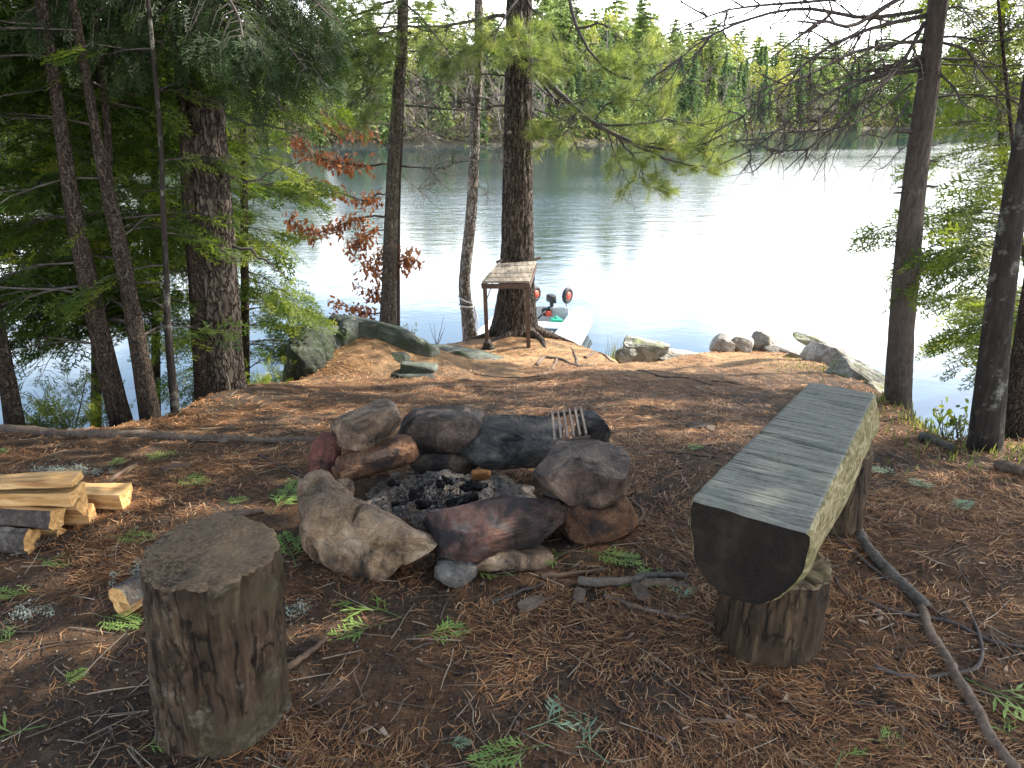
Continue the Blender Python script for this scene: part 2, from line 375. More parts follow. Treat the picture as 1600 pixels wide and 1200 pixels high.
# ------------------------------------------------------------------ leaf prototypes (unit size, x = along, y = side)
def diamond(L, w, ang, base, lift=0., bend=0.):
    c, s = math.cos(ang), math.sin(ang); b = np.array(base, float)
    d = np.array([c, s, lift]); n = np.array([-s, c, 0])
    return [b, b+d*L*.45-n*w+np.array([0, 0, bend]), b+d*L, b+d*L*.45+n*w+np.array([0, 0, bend])]
def make_frond(seed, nb=11, sub=3, wid=.02, droop=.12, ang0=R(42)):
    r = random.Random(seed); V = []; Q = []; C = []
    def dia(L, w, a, b, l, c):
        k = len(V); V.extend(diamond(L, w, a, b, l)); Q.append((k, k+1, k+2, k+3)); C.extend([c]*4)
    for s in range(3): dia(.38, .009, r.uniform(-.04, .04), (s*.32, 0, -droop*(s*.32)**2), -droop*s*.4, -.12)
    for i in range(nb):
        t = .08+.9*i/nb; sd = 1 if i % 2 else -1; L = (.46*(1-t)**.7+.1)*r.uniform(.8, 1.2); an = sd*ang0*r.uniform(.8, 1.15)
        b = np.array([t, 0, -droop*t*t]); l = r.uniform(-.2, .12)
        dia(L, wid*.8, an, b, l, 0)
        for m in range(sub):
            u = .25+.7*m/sub; bb = b+np.array([math.cos(an), math.sin(an), l])*L*u
            s2 = 1 if m % 2 else -1
            dia(L*.42*(1.25-u)+.06, wid, an+s2*R(36), bb, l+r.uniform(-.2, .2), r.uniform(-.06, .1))
    dia(.16, wid, 0, (.95, 0, -droop*.9), -droop, .12)
    return np.array(V), np.array(Q), None, np.array(C)
FRONDS = [make_frond(i, 9, 3, .026) for i in range(3)]
FRONDS_LO = [make_frond(i+10, 6, 1, .05) for i in range(2)]
HEMS = [make_frond(i+20, 13, 2, .017, .2, R(50)) for i in range(3)]
def make_tuft(seed, n=26, w=.016, spread=1.0):
    r = random.Random(seed); V = []; T = []; C = []
    for i in range(n):
        th = r.uniform(0, 2*math.pi); ph = r.betavariate(2, 1.6)*spread*1.35
        d = np.array([math.cos(ph), math.sin(ph)*math.cos(th), math.sin(ph)*math.sin(th)]); b = np.array([r.uniform(-.35, .25), 0, 0])
        L = r.uniform(.7, 1.05); s = np.cross(d, [0.3, .2, 1]); s /= np.linalg.norm(s); k = len(V)
        V += [b-s*w, b+s*w, b+d*L+np.array([0, 0, -.06])]; T.append((k, k+1, k+2)); C += [r.uniform(-.12, .12)]*3
    return np.array(V), None, np.array(T), np.array(C)
TUFTS = [make_tuft(i) for i in range(4)]
def make_clump(seed, n=24, size=.16):
    r = np.random.default_rng(seed); V = []; Q = []; C = []
    for i in range(n):
        c = r.normal(0, .33, 3); d = r.normal(0, 1, 3); d /= np.linalg.norm(d); s = np.cross(d, r.normal(0, 1, 3)); s /= np.linalg.norm(s); L = size*r.uniform(.6, 1.3)
        k = len(V); V += [c-d*L, c+s*L*.5, c+d*L, c-s*L*.5]; Q.append((k, k+1, k+2, k+3)); C += [r.uniform(-.14, .14)]*4
    return np.array(V), np.array(Q), None, np.array(C)
CLUMPS = [make_clump(i) for i in range(4)]
def make_oakleaf(seed):
    r = random.Random(seed); pts = [(0, 0), (.18, .06), (.3, .22), (.42, .1), (.58, .27), (.68, .12), (.85, .2), (1, 0), (.85, -.2), (.68, -.12), (.58, -.27), (.42, -.1), (.3, -.22), (.18, -.06)]
    V = [(x, y*1.1, .16*abs(y)+.12*math.sin(x*3+seed)) for x, y in pts]+[(.5, 0, .03)]; k = len(pts)
    return np.array(V), None, np.array([(k, i, (i+1) % k) for i in range(k)]), np.full(k+1, r.uniform(-.05, .05))
OAKS = [make_oakleaf(i) for i in range(3)]

CEDAR = mat_leaf('cedar_foliage', [(.0, (.020, .042, .015)), (.35, (.045, .088, .02)), (.6, (.10, .15, .028)), (.8, (.21, .26, .045)), (1., (.36, .38, .07))], .56)
HEML = mat_leaf('hemlock_needles', [(.0, (.016, .032, .013)), (.5, (.040, .068, .024)), (1., (.11, .14, .04))], .32)
PINE = mat_leaf('pine_needles', [(.0, (.07, .11, .04)), (.5, (.19, .25, .08)), (.8, (.34, .39, .12)), (1., (.48, .46, .17))], .4, tcol=(1.15, 1.15, .7))
OAKM = mat_leaf('dead_oak_leaves', [(.0, (.12, .045, .02)), (.5, (.33, .135, .055)), (1., (.50, .27, .13))], .35, tcol=(1.2, .9, .7))
BARK_PINE = mat_bark('furrowed_pine_bark', (.018, .014, .011), (.085, .066, .052), (.21, .17, .135), .2, 30, (.20, .20, .15), 1.0, .62, 1.0)
BARK_CEDAR = mat_bark('stringy_cedar_bark', (.014, .010, .008), (.060, .043, .032), (.15, .115, .085), .09, 60, (.13, .14, .09), 1.0)
BARK_LITE = mat_bark('light_cedar_bark', (.04, .032, .026), (.14, .115, .09), (.29, .25, .20), .08, 50, None, .9)
BARK_DARK = mat_bark('dark_lichen_bark', (.007, .006, .005), (.022, .018, .015), (.055, .046, .038), .2, 36, (.33, .33, .27), 1.0, .54, 0)
BARK_PALE = mat_bark('pale_flaky_bark', (.06, .045, .038), (.23, .185, .15), (.50, .45, .38), .35, 30, (.55, .52, .46), .7, .5)
BARK_GREY = mat_bark('grey_spruce_bark', (.020, .016, .013), (.065, .053, .044), (.13, .11, .092), .35, 45, (.20, .18, .15), 1.0, .62, 0)
TWIG = mat_plain('dead_twig', (.075, .062, .055), .9, var=.4)
TWIG_PALE = mat_plain('pale_dead_twig', (.25, .22, .19), .9, var=.3)
LEG_WOOD = mat_plain('brown_twig', (.11, .07, .045), .85, var=.3)

# ------------------------------------------------------------------ far shore woods: a few kinds, copied
def hull_mat(name, stops, tr=.25): return mat_leaf(name, stops, tr, .7)
FAR_DARK = hull_mat('far_spruce_green', [(0, (.05, .09, .045)), (.5, (.10, .16, .07)), (1, (.18, .25, .10))])  # far greens lightened in colour to stand in for haze and backlight
FAR_MID = hull_mat('far_pine_green', [(0, (.09, .13, .05)), (.5, (.18, .24, .08)), (1, (.30, .35, .13))])
FAR_YEL = hull_mat('far_spring_yellow', [(0, (.16, .20, .05)), (.5, (.32, .34, .09)), (1, (.52, .46, .17))], .4)
FAR_TRUNK = mat_plain('far_grey_trunk', (.17, .15, .13), .9, var=.3, scale=3)
FAR_TRUNK_D = mat_plain('far_brown_trunk', (.12, .09, .07), .9, var=.3, scale=3)
FAR_TWIG = mat_plain('far_bare_twigs', (.22, .175, .145), .9, var=.3, scale=3)
QUADP = (np.array([(-.5, 0, 0), (0, -.28, .02), (.5, 0, -.05), (0, .28, .02)]), np.array([(0, 1, 2, 3)]), None, np.zeros(4))
def far_conifer(seed, h, w, base, droop, n_layer, irregular=0.):
    r = np.random.default_rng(seed); P_, X_, Y_, S_, C_ = [], [], [], [], []; wood = MB()
    tube(wood, [(0, 0, -.6), (0, 0, h*.5), (0, 0, h*.98)], [h*.012+.05, h*.008+.03, .02], 5)
    for l in range(n_layer):
        f = l/(n_layer-1); z = h*(base+(1-base)*f); Rr = w*((1-f)**(.8 if not irregular else .5))*(1+irregular*r.uniform(-.6, .5))+.12+.25*(irregular > 0)
        if base > .2: Rr *= .55+.45*min(1, f*5)
        for b in range(r.integers(6, 9)):
            a = r.uniform(0, 6.283); L = Rr*r.uniform(.6, 1.12); d = np.array([math.cos(a), math.sin(a), 0])
            nq = max(3, int(L/.17))
            for q in range(nq):
                u = (q+.6)/nq*L; 
                for e in range(2):
                    sd = r.normal(0, .11+.09*u, 1)[0]
                    pos = d*u+np.array([-d[1], d[0], 0])*sd+np.array([0, 0, z-droop*u*u/Rr+r.normal(0, .07)])
                    P_.append(pos); x = d+r.normal(0, .5, 3); x[2] -= .25; X_.append(x); Y_.append(r.normal(0, 1, 3)+np.array([-d[1], d[0], 0])*1.5)
                    S_.append(r.uniform(.30, .60)*(.8+.02*h)); C_.append(np.clip(.25+.45*u/Rr+r.normal(0, .16), 0, 1))
    lf = MB(); place(lf, QUADP, P_, X_, Y_, S_, np.array(C_)); return wood, lf
def far_broad(seed, h, w, dens, base=.25, qs=.3):
    r = np.random.default_rng(seed); wood = MB(); P_, C_ = [], []
    def limb(p, d, L, rad, lev):
        pts = [p]; q = np.array(p, float); dd = np.array(d, float)
        for i in range(5):
            dd = dd+r.normal(0, .13, 3)+np.array([0, 0, .07]); dd /= np.linalg.norm(dd); q = q+dd*L/5; pts.append(q.copy())
        tube(wood, pts, np.linspace(rad, rad*.4, 6), 4 if lev else 6, cap=False)
        if lev < 3:
            for k in range([9, 5, 4][lev]):
                i = r.integers(2, 6); a = r.uniform(0, 6.283); nd = dd*.6+np.array([math.cos(a), math.sin(a), r.uniform(-.1, .5)])*.8
                limb(pts[i], nd/np.linalg.norm(nd), L*r.uniform(.35, .55), rad*.42, lev+1)
        if lev >= 2:
            for i in range(dens):
                P_.append(pts[r.integers(1, 6)]+r.normal(0, .22, 3)); C_.append(np.clip(.5+r.normal(0, .22)+.03*(q[2]-h*.6), 0, 1))
    limb(np.array([0, 0, -.5]), np.array([0, 0, 1.]), h*.72, h*.011+.03, 0)
    lf = MB()
    if P_: place(lf, QUADP, P_, r.normal(0, 1, (len(P_), 3)), r.normal(0, 1, (len(P_), 3)), r.uniform(qs*.6, qs*1.3, len(P_)), np.array(C_))
    return wood, lf
protos = {}
def proto(kind, variants, mw, mf, label, group):
    protos[kind] = []
    for wood, lf in variants:
        wm = wood.build('trunk', mw, smooth=True); lm = lf.build('crown', mf, smooth=False) if lf.n else None
        protos[kind].append((wm.data, lm.data if lm else None))
        bpy.data.objects.remove(wm); 
        if lm: bpy.data.objects.remove(lm)
    protos[kind] = (protos[kind], label, group)
proto('dark_spruce', [far_conifer(s, 13, 2.5, .04, .5, 30) for s in (1, 2, 3)], FAR_TRUNK_D, FAR_DARK, 'dark green narrow pointed spruce in the woods along the far shore', 'dark pointed spruces on the far shore')
proto('far_pine', [far_conifer(s, 14, 3.3, .22, .15, 22, .8) for s in (4, 5, 6)], FAR_TRUNK, FAR_MID, 'mid green irregular pine with bare lower trunk in the far shore woods', 'irregular pines on the far shore')
proto('spring_tree', [far_broad(s, 11, 3, 7, .25, .36) for s in (7, 8)], FAR_TRUNK, FAR_YEL, 'pale yellow green broadleaf tree with fresh leaves in the far shore woods', 'yellow green broadleaf trees on the far shore')
proto('bare_tree', [far_broad(s, 11, 3, 0) for s in (9, 10)], FAR_TWIG, FAR_YEL, 'leafless grey brown tree with fine bare twigs near the far waterline', 'leafless grey trees on the far shore')
proto('shore_cedar', [far_conifer(s, 6.5, 1.5, .03, .25, 22) for s in (11, 12)], FAR_TRUNK_D, FAR_MID, 'low bushy green cedar leaning over the far waterline', 'low cedars on the far waterline')
rg = random.Random(5); n_far = 0
def put_far(kind, s, t, sc):
    global n_far
    var, label, group = protos[kind]; wd, ld = rg.choice(var); p, n = shore_at(s); n = n*.4+np.array([.15, 1])*.6; n /= np.linalg.norm(n); q = p+n*t
    e = thing(kind, (q[0], q[1], hillz(t, s)-.1), label, 'tree', group)
    e.rotation_euler = (rg.uniform(-.04, .04), rg.uniform(-.04, .04), rg.uniform(0, 6.28)); e.scale = (sc*rg.uniform(.85, 1.1), sc*rg.uniform(.85, 1.1), sc)
    for d, nm in ((wd, 'trunk'), (ld, 'crown')):
        if d is None: continue
        o = bpy.data.objects.new(nm, d); COL.objects.link(o); o.parent = e
    n_far += 1
def visible(s, m=60):
    p, _ = shore_at(s); px = 800+1200*p[0]/(p[1]*.943+1.1); return -m < px < 1600+m, px, p[1]
for row, (t, step, kinds) in enumerate([
        (1.5, 2.3, ['bare_tree', 'shore_cedar', 'bare_tree', 'shore_cedar', 'dark_spruce']),
        (7, 2.6, ['bare_tree', 'far_pine', 'dark_spruce', 'bare_tree', 'spring_tree', 'far_pine']),
        (16, 2.9, ['far_pine', 'dark_spruce', 'spring_tree', 'far_pine', 'spring_tree']),
        (30, 3.3, ['far_pine', 'far_pine', 'dark_spruce', 'spring_tree']), (50, 4.2, ['far_pine', 'spring_tree', 'far_pine', 'far_pine'])]):
    s = 20.
    while s < seg[-1]-20:
        v, px, Y = visible(s)
        if v:
            k = rg.choice(kinds)
            if px < 880 and row < 2 and rg.random() < .55: k = 'bare_tree'
            if px > 1000 and k == 'bare_tree' and rg.random() < .5: k = 'dark_spruce'
            hgt = {0: .76, 1: .95, 2: 1.06, 3: 1.14, 4: 1.12}[row]
            sc = hgt*rg.uniform(.75, 1.2)*np.interp(px, [400, 900, 1100, 1500], [.78, .84, 1.0, 1.06])
            if k == 'shore_cedar': sc = rg.uniform(.7, 1.3)
            put_far(k, s, t+rg.uniform(-2.5, 2.5)*(.3+.2*row), sc)
        s += step*rg.uniform(.7, 1.3)*(Y/110 if v else 1)
mb = MB(); rng = np.random.default_rng(7); PP = []
for s in np.arange(10, seg[-1]-10, .55):
    v, px, Y = visible(s, 200)
    if not v: continue
    p, n = shore_at(s); n = n*.4+np.array([.15, 1])*.6; n /= np.linalg.norm(n)
    for t in (rng.uniform(.2, 2), rng.uniform(1, 6), rng.uniform(4, 14), rng.uniform(8, 30), rng.uniform(20, 60)):
        q = p+n*t; PP.append((q[0]+rng.normal(0, .5), q[1], hillz(t, s)+rng.uniform(.2, .9)))
PP = np.array(PP); k = rng.integers(0, 4, len(PP)); ss_ = rng.uniform(.9, 2.2, len(PP))
for i in range(4):
    m = k == i; place(mb, CLUMPS[i], PP[m], rng.normal(0, 1, (m.sum(), 3)), rng.normal(0, 1, (m.sum(), 3)), ss_[m], rng.uniform(.1, .9, m.sum()))
tag(mb.build('undergrowth', mat_leaf('far_undergrowth', [(0, (.05, .05, .03)), (.4, (.10, .10, .05)), (.6, (.20, .14, .09)), (.8, (.14, .18, .05)), (1, (.28, .27, .10))], .3), smooth=False), 'mixed brown and green undergrowth between the trees of the far shore', 'undergrowth', kind='stuff')
# shore boulders
ST_FAR = mat_stone('far_shore_rock', (.2, .18, .16), (.32, .3, .27), (.45, .42, .38), sc=1.2)

# ------------------------------------------------------------------ near trees
# ground patches kept sunlit: crown clumps in the sun's way are left out
LIT = [(1120, 562, 1.6, .55), (1000, 575, 1.0, .35), (1240, 578, 1.0, .8), (640, 570, 1.0, .5), (540, 560, .8, .5), (860, 560, .9, .35), (350, 625, .35, .3), (520, 605, .9, .13), (1060, 635, .9, .09), (700, 615, .7, .10), (80, 785, .6, .28), (110, 960, .55, .19), (520, 790, .22, .14), (260, 760, .22, .10), (440, 790, .10, .08),
       (925, 865, .12, .07), (480, 760, .13, .10), (1540, 700, .4, .15), (1420, 660, .35, .2), (560, 640, .16, .08)]
LW = [(hit(a_, b_)[:2], c_, d_) for a_, b_, c_, d_ in LIT]+[(np.array([3.5, 7.9]), 1.0, .9), (np.array([2.9, 6.3]), .7, .9)]
def sun_gap(q):
    x, y, z = q; t = z/SUN[2]
    for _ in range(2): gx_, gy_ = x-SUN[0]*t, y-SUN[1]*t; t = (z+max(0, .2*(gy_-3)))/SUN[2]
    gx_, gy_ = x-SUN[0]*t, y-SUN[1]*t
    l = max([math.exp(-(((gx_-c[0])/a_)**2+((gy_-c[1])/b_)**2)**1.5) for c, a_, b_ in LW])
    return l > .10 or (gy_ > 3.4 and float(vn(np.array([gx_*2.1, gy_*2.6, .5]), 7)) > .42)
def trunk_mesh(mb, pts, rad, n=40, step=.03, amp=.12, seed=0, flare=0., freq=9., zfreq=1.2, mat=0):
    pts = np.asarray(pts, float); L = np.linalg.norm(np.diff(pts, axis=0), axis=1).sum(); k = max(6, int(L/step))
    c = spline(pts, k); u = np.linspace(0, len(pts)-1, k); r = np.interp(u, np.arange(len(pts)), rad)
    dist = np.r_[0, np.cumsum(np.linalg.norm(np.diff(c, axis=0), axis=1))]
    t, N, B = frames(c); a = np.arange(n)*2*math.pi/n
    ca, sa = np.cos(a)[None], np.sin(a)[None]
    p = np.stack([ca*freq*.35*np.ones((k, 1)), sa*freq*.35*np.ones((k, 1)), np.broadcast_to(dist[:, None]*zfreq, (k, n))], -1)
    p = p+seed*7.7
    d = 1-2*np.abs(fbm(p*1.6, seed, 3)); d2 = fbm(p*.35, seed+9, 2)
    rr = r[:, None]*(1+amp*(d-.4)*.8+.10*d2)
    if flare: 
        lob = 1+.45*np.sin(a*4+seed)[None]+.3*np.sin(a*7+seed*2)[None]
        rr = rr*(1+flare*np.exp(-dist[:, None]/.16)*lob)
    V = c[:, None]+(N[:, None]*ca[..., None]+B[:, None]*sa[..., None])*rr[..., None]
    i = np.arange(k-1)[:, None]*n; j = np.arange(n)[None]; j2 = (j+1) % n
    mb.add(V.reshape(-1, 3), np.stack([i+j, i+j2, i+n+j2, i+n+j], -1).reshape(-1, 4), mat=mat)
    return c, r
def pix_trunk(pl, Y, top_z, base_drop=.25, wscale=1.):
    """pixel polyline (px, py, width px) listed from the base up -> world points and radii, carried on up to top_z"""
    pts = [P(x, y, Y) for x, y, _ in pl]; rad = [w*depth(q)/FPX/2*wscale for (x, y, w), q in zip(pl, pts)]
    d = pts[1]-pts[0]; d /= np.linalg.norm(d); pts = [pts[0]-d*base_drop]+pts; rad = [rad[0]*1.12]+rad
    d = pts[-1]-pts[-2]; d /= np.linalg.norm(d); d = d*.5+np.array([0, 0, 1])*.5; z0 = pts[-1][2]
    for f in (.33, .66, 1.):
        q = pts[-1].copy(); s = (z0+(top_z-z0)*f-q[2]); pts.append(q+d/d[2]*s); rad.append(rad[-1]*.72)
    return pts, rad
def limb_path(start, az, L, el, droop, rng, n=9, wander=.05):
    d = np.array([math.sin(az), math.cos(az), 0]); s = np.array([d[1], -d[0], 0]); u = np.linspace(0, 1, n)[:, None]
    w = np.cumsum(rng.normal(0, wander, (n, 1)), 0)*L/n*2; w2 = np.cumsum(rng.normal(0, wander, (n, 1)), 0)*L/n*1.4
    return np.asarray(start)+d*u*L+s*w+np.array([0, 0, 1])*(el*u*L-droop*L*u*u+w2)
def fol_limb(wood, F, path, r0, rng, sec=.5, gap=.075, fs=.2, u0=.15, tone=.45, hang=.25, nf=4):
    path = np.asarray(path); n = len(path); L = np.linalg.norm(np.diff(path, axis=0), axis=1).sum()
    tube(wood, path, np.linspace(r0, r0*.25, n), 5, cap=False)
    T = np.gradient(path, axis=0); T /= np.linalg.norm(T, axis=1)[:, None]; s = u0*L; sd = 1
    def fr(p, d, side, sc):
        F['p'].append(p); F['x'].append(d+rng.normal(0, .22, 3)+np.array([0, 0, -hang])); F['y'].append(side+rng.normal(0, .45, 3)); F['s'].append(sc*rng.uniform(.75, 1.25)); F['c'].append(tone+rng.normal(0, .14))
    while s < L:
        u = s/L; k = u*(n-1); i = min(int(k), n-2); p = path[i]+(path[i+1]-path[i])*(k-i); t = T[i]
        side = np.cross(t, [0, 0, 1.]); side /= np.linalg.norm(side)+1e-9; side = side*sd; l2 = sec*(1-.75*u)*rng.uniform(.6, 1.2)
        d = t*.65+side*.8+np.array([0, 0, rng.uniform(-.25, .1)]); d /= np.linalg.norm(d); q = p+d*l2*.5+np.array([0, 0, .01]); e = p+d*l2+np.array([0, 0, -hang*l2*.5])
        tube(wood, [p, q, e], [r0*.3*(1-.6*u)+.0015, .002, .0012], 3, cap=False)
        m = max(2, int(nf*l2/.3+.5))
        for b in range(m):
            w = (b+.8)/m; pp = p+(e-p)*w*.85; fr(pp, d*.7+side*(.5 if b % 2 else -.3)+t*(.4 if b % 2 else .6), np.cross([0, 0, 1.], d), fs)
        s += gap*rng.uniform(.6, 1.4); sd = -sd
    fr(path[-1], T[-1], np.cross([0, 0, 1.], T[-1]), fs*1.1)
def flushF(mb, F, protos, rng):
    n = len(F['p']); 
    if not n: return
    k = rng.integers(0, len(protos), n); A = {a: np.array(b) for a, b in F.items()}
    for i, pr in enumerate(protos):
        m = k == i; place(mb, pr, A['p'][m], A['x'][m], A['y'][m], A['s'][m], np.clip(A['c'][m], 0.02, .98))
def newF(): return dict(p=[], x=[], y=[], s=[], c=[])
def upper_crown(mb, axis_pt, z0, z1, rad, n, rng, tone=.4, sc=(.5, .9)):
    P_, S_ = [], []
    for i in range(n):
        f = rng.uniform(0, 1); a = rng.uniform(0, 6.283); r = rad*(1-f*.75)*math.sqrt(rng.uniform(.05, 1))
        P_.append((axis_pt[0]+r*math.cos(a), axis_pt[1]+r*math.sin(a), z0+(z1-z0)*f)); S_.append(rng.uniform(*sc))
    ok = [not sun_gap(q) for q in P_]; P_ = np.array(P_)[ok]; S_ = np.array(S_)[ok]; n = len(P_); k = rng.integers(0, 4, n)
    for i in range(4):
        m = k == i; q = int(m.sum())
        if q: place(mb, CLUMPS[i], P_[m], rng.normal(0, 1, (q, 3)), rng.normal(0, 1, (q, 3)), S_[m], np.clip(tone+rng.normal(0, .12, q), 0, 1))

def cedar(name, label, pl, Y, bark, leafm, frs, seed, limbs, top=6.5, group=None, fs=.2, tone=.45, Lr=(.9, 1.6), azs=None, sec=.5, gap=.085, ncrown=40, amp=.1, flare=.25, crown_r=1.2, zr=None, droop=(.15, .45), cat='tree', upper_z=3.2, step=.04, hang=.25, gapf=False):
    rng = np.random.default_rng(seed); pts, rad = pix_trunk(pl, Y, top); base = pts[1].copy()
    root = thing(name, base, label, cat, group); t = MB(); trunk_mesh(t, pts, rad, 28, step, amp, seed, flare); part(t, 'trunk', bark, root)
    wood = MB(); lf = MB(); F = newF(); C = np.array(pts)
    zr = zr or (base[2]+.5, 2.9)
    for i in range(limbs):
        z = rng.uniform(*zr); x = np.interp(z, C[:, 2], C[:, 0]); y = np.interp(z, C[:, 2], C[:, 1]); r = np.interp(z, C[:, 2], rad)
        az = rng.uniform(0, 2*math.pi) if azs is None else rng.uniform(*azs[rng.integers(0, len(azs))])
        L = rng.uniform(*Lr); fol_limb(wood, F, limb_path((x, y, z), az, L, rng.uniform(-.05, .35), rng.uniform(*droop), rng), max(.006, r*.16), rng, sec, gap, fs, .12, tone, hang)
    if gapf:
        ok = [i for i, q in enumerate(F['p']) if q[2] < .3 or not sun_gap(q)]; F = {a: [b[i] for i in ok] for a, b in F.items()}
    flushF(lf, F, frs, rng)
    if ncrown: upper_crown(lf, (C[-1][0]*.5+C[-3][0]*.5, C[-2][1]), upper_z, top+.5, crown_r, ncrown, rng, tone)
    part(wood, 'branches', TWIG, root); part(lf, 'crown', leafm, root, smooth=False)
    return root

PI2 = math.pi*2
# --- left bank cedars
cedar('cedar_tree', 'leaning cedar at the bank edge, thickest trunk among the left cedars', [(190, 662, 32), (165, 560, 30), (140, 450, 28), (115, 330, 24), (95, 200, 20), (85, 130, 18)], 4.4, BARK_CEDAR, CEDAR, FRONDS, 11, 24, tone=.42, azs=[(R(-120), R(10))])
cedar('cedar_tree', 'slim cedar with one bright sunlit strip of bark low on its trunk, left bank', [(237, 660, 30), (220, 560, 28), (200, 450, 25), (180, 350, 23), (158, 250, 19), (140, 150, 14)], 4.42, BARK_CEDAR, CEDAR, FRONDS, 12, 16, tone=.45, azs=[(R(-110), R(10))])
cedar('cedar_tree', 'thin second stem running close behind the slim left cedar', [(232, 640, 14), (212, 520, 14), (190, 400, 13), (172, 300, 12), (163, 150, 11)], 4.62, BARK_CEDAR, CEDAR, FRONDS, 13, 12, tone=.4, azs=[(R(-100), R(15))])
cedar('cedar_sapling', 'very thin straight dark sapling between the cedars and the big pine', [(275, 655, 14), (263, 520, 11), (260, 430, 9), (255, 330, 8), (248, 180, 7)], 4.55, BARK_DARK, CEDAR, FRONDS, 14, 16, top=4.5, tone=.5, ncrown=8, Lr=(.5, 1.), azs=[(R(-100), R(20))])
cedar('cedar_tree', 'short leaning reddish trunk at the far left border', [(24, 668, 28), (5, 560, 23), (-22, 420, 20), (-45, 250, 18)], 4.25, BARK_CEDAR, CEDAR, FRONDS, 15, 14, tone=.4, azs=[(R(-120), R(40))])
cedar('cedar_tree', 'cedar leaning tight against the left side of the big pine trunk', [(318, 630, 25), (305, 450, 20), (293, 300, 18), (283, 150, 14)], 5.1, BARK_CEDAR, CEDAR, FRONDS, 16, 13, tone=.55, azs=[(R(-100), R(-10))])
# cedars rooted further down the bank, their trunks lost in foliage
cedar('bank_cedar', 'bushy green cedar growing over the water right behind the big pine', [(385, 700, 14), (382, 400, 12), (380, 200, 10)], 6.9, BARK_CEDAR, CEDAR, FRONDS, 17, 40, top=3.6, tone=.62, Lr=(.5, .95), ncrown=6, crown_r=.5, zr=(-1.5, 2.1))
cedar('bank_cedar', 'dense cedar down the bank filling the gap behind the slim left trunks', [(150, 760, 16), (150, 400, 13), (145, 200, 10)], 6.0, BARK_CEDAR, CEDAR, FRONDS, 18, 60, top=5, tone=.70, Lr=(.8, 1.5), ncrown=24, zr=(.35, 2.6))
cedar('bank_cedar', 'dense dark cedar down the bank at the left border', [(-20, 760, 16), (-20, 400, 13), (-20, 200, 10)], 5.6, BARK_CEDAR, CEDAR, FRONDS, 19, 52, top=5, tone=.60, Lr=(.8, 1.5), ncrown=24, zr=(.2, 2.5))
cedar('bank_cedar', 'cedar down the bank between the thin sapling and the big pine', [(245, 740, 14), (242, 400, 12), (240, 200, 9)], 6.9, BARK_CEDAR, CEDAR, FRONDS, 20, 48, top=4.4, tone=.68, Lr=(.7, 1.3), ncrown=14, zr=(-.2, 2.5))

# --- big left pine with dark hemlock-like boughs
rng = np.random.default_rng(31)
pts, rad = pix_trunk([(346, 612, 84), (342, 560, 78), (337, 450, 75), (326, 300, 70), (318, 150, 64), (312, 0, 62)], 5.25, 8.5, .25, .88)
root = thing('hemlock_tree', pts[1], 'big old tree, thick furrowed trunk and dark drooping needle boughs, left of fire ring', 'tree')
t = MB(); trunk_mesh(t, pts, rad, 96, .018, .17, 3, .16, 13, 2.2); part(t, 'trunk', BARK_PINE, root)
wood = MB(); lf = MB(); F = newF()
def pl3(l, Y0, Y1): 
    n = len(l)-1; return np.array([P(x, y, Y0+(Y1-Y0)*i/n) for i, (x, y) in enumerate(l)])
for l, Y0, Y1, sec in [([(330, -60), (390, -10), (440, 60), (480, 110)], 5.2, 4.6, .55), ([(330, -90), (400, -50), (460, 20), (510, 60)], 5.2, 4.9, .5), ([(335, -10), (380, 40), (420, 110), (440, 175)], 5.1, 4.7, .5),
                   ([(330, 20), (370, 60), (390, 110), (400, 140)], 5.1, 4.8, .42), ([(330, -120), (420, -70), (470, -20), (520, 30)], 5.2, 4.8, .5), ([(320, -80), (340, -30), (370, 20), (380, 60)], 5.1, 4.3, .5),
                   ([(300, -60), (300, 0), (310, 50), (320, 80)], 5.0, 4.5, .45), ([(340, -100), (460, -60), (500, 10), (515, 50)], 5.3, 5.3, .5), ([(350, -40), (430, 0), (470, 50), (500, 100)], 5.2, 5.0, .5),
                   ([(300, -80), (240, -50), (200, 0), (170, 40)], 5.1, 4.7, .6), ([(300, -40), (220, -20), (150, 20), (100, 60)], 5.1, 4.5, .6), ([(300, -100), (200, -80), (100, -20), (30, 30)], 5.1, 4.4, .6), ([(290, -10), (230, 30), (200, 60), (170, 90)], 5.1, 4.6, .5)]:
    fol_limb(wood, F, spline(pl3(l, Y0, Y1), 10), .017, rng, sec, .045, .16, .15, .38, .75, 6)
for l, Y0, Y1 in [([(355, 180), (390, 195), (430, 197), (470, 215)], 5.2, 4.9), ([(350, 270), (375, 285), (415, 275), (440, 262)], 5.2, 5.0), ([(300, 135), (260, 140), (230, 150), (190, 130)], 5.2, 5.0), ([(300, 195), (250, 190), (200, 175), (170, 172)], 5.2, 5.0), ([(362, 385), (400, 395), (430, 420), (445, 430)], 5.2, 5.1)]:
    tube(wood, spline(pl3(l, Y0, Y1), 14)+rng.normal(0, .008, (14, 3)), np.linspace(.012, .003, 14), 5)
flushF(lf, F, HEMS, rng); upper_crown(lf, (pts[-1][0], pts[-1][1]), 3.6, 9, 2.2, 90, rng, .35)
part(wood, 'branches', TWIG, root); part(lf, 'crown', HEML, root, smooth=False)

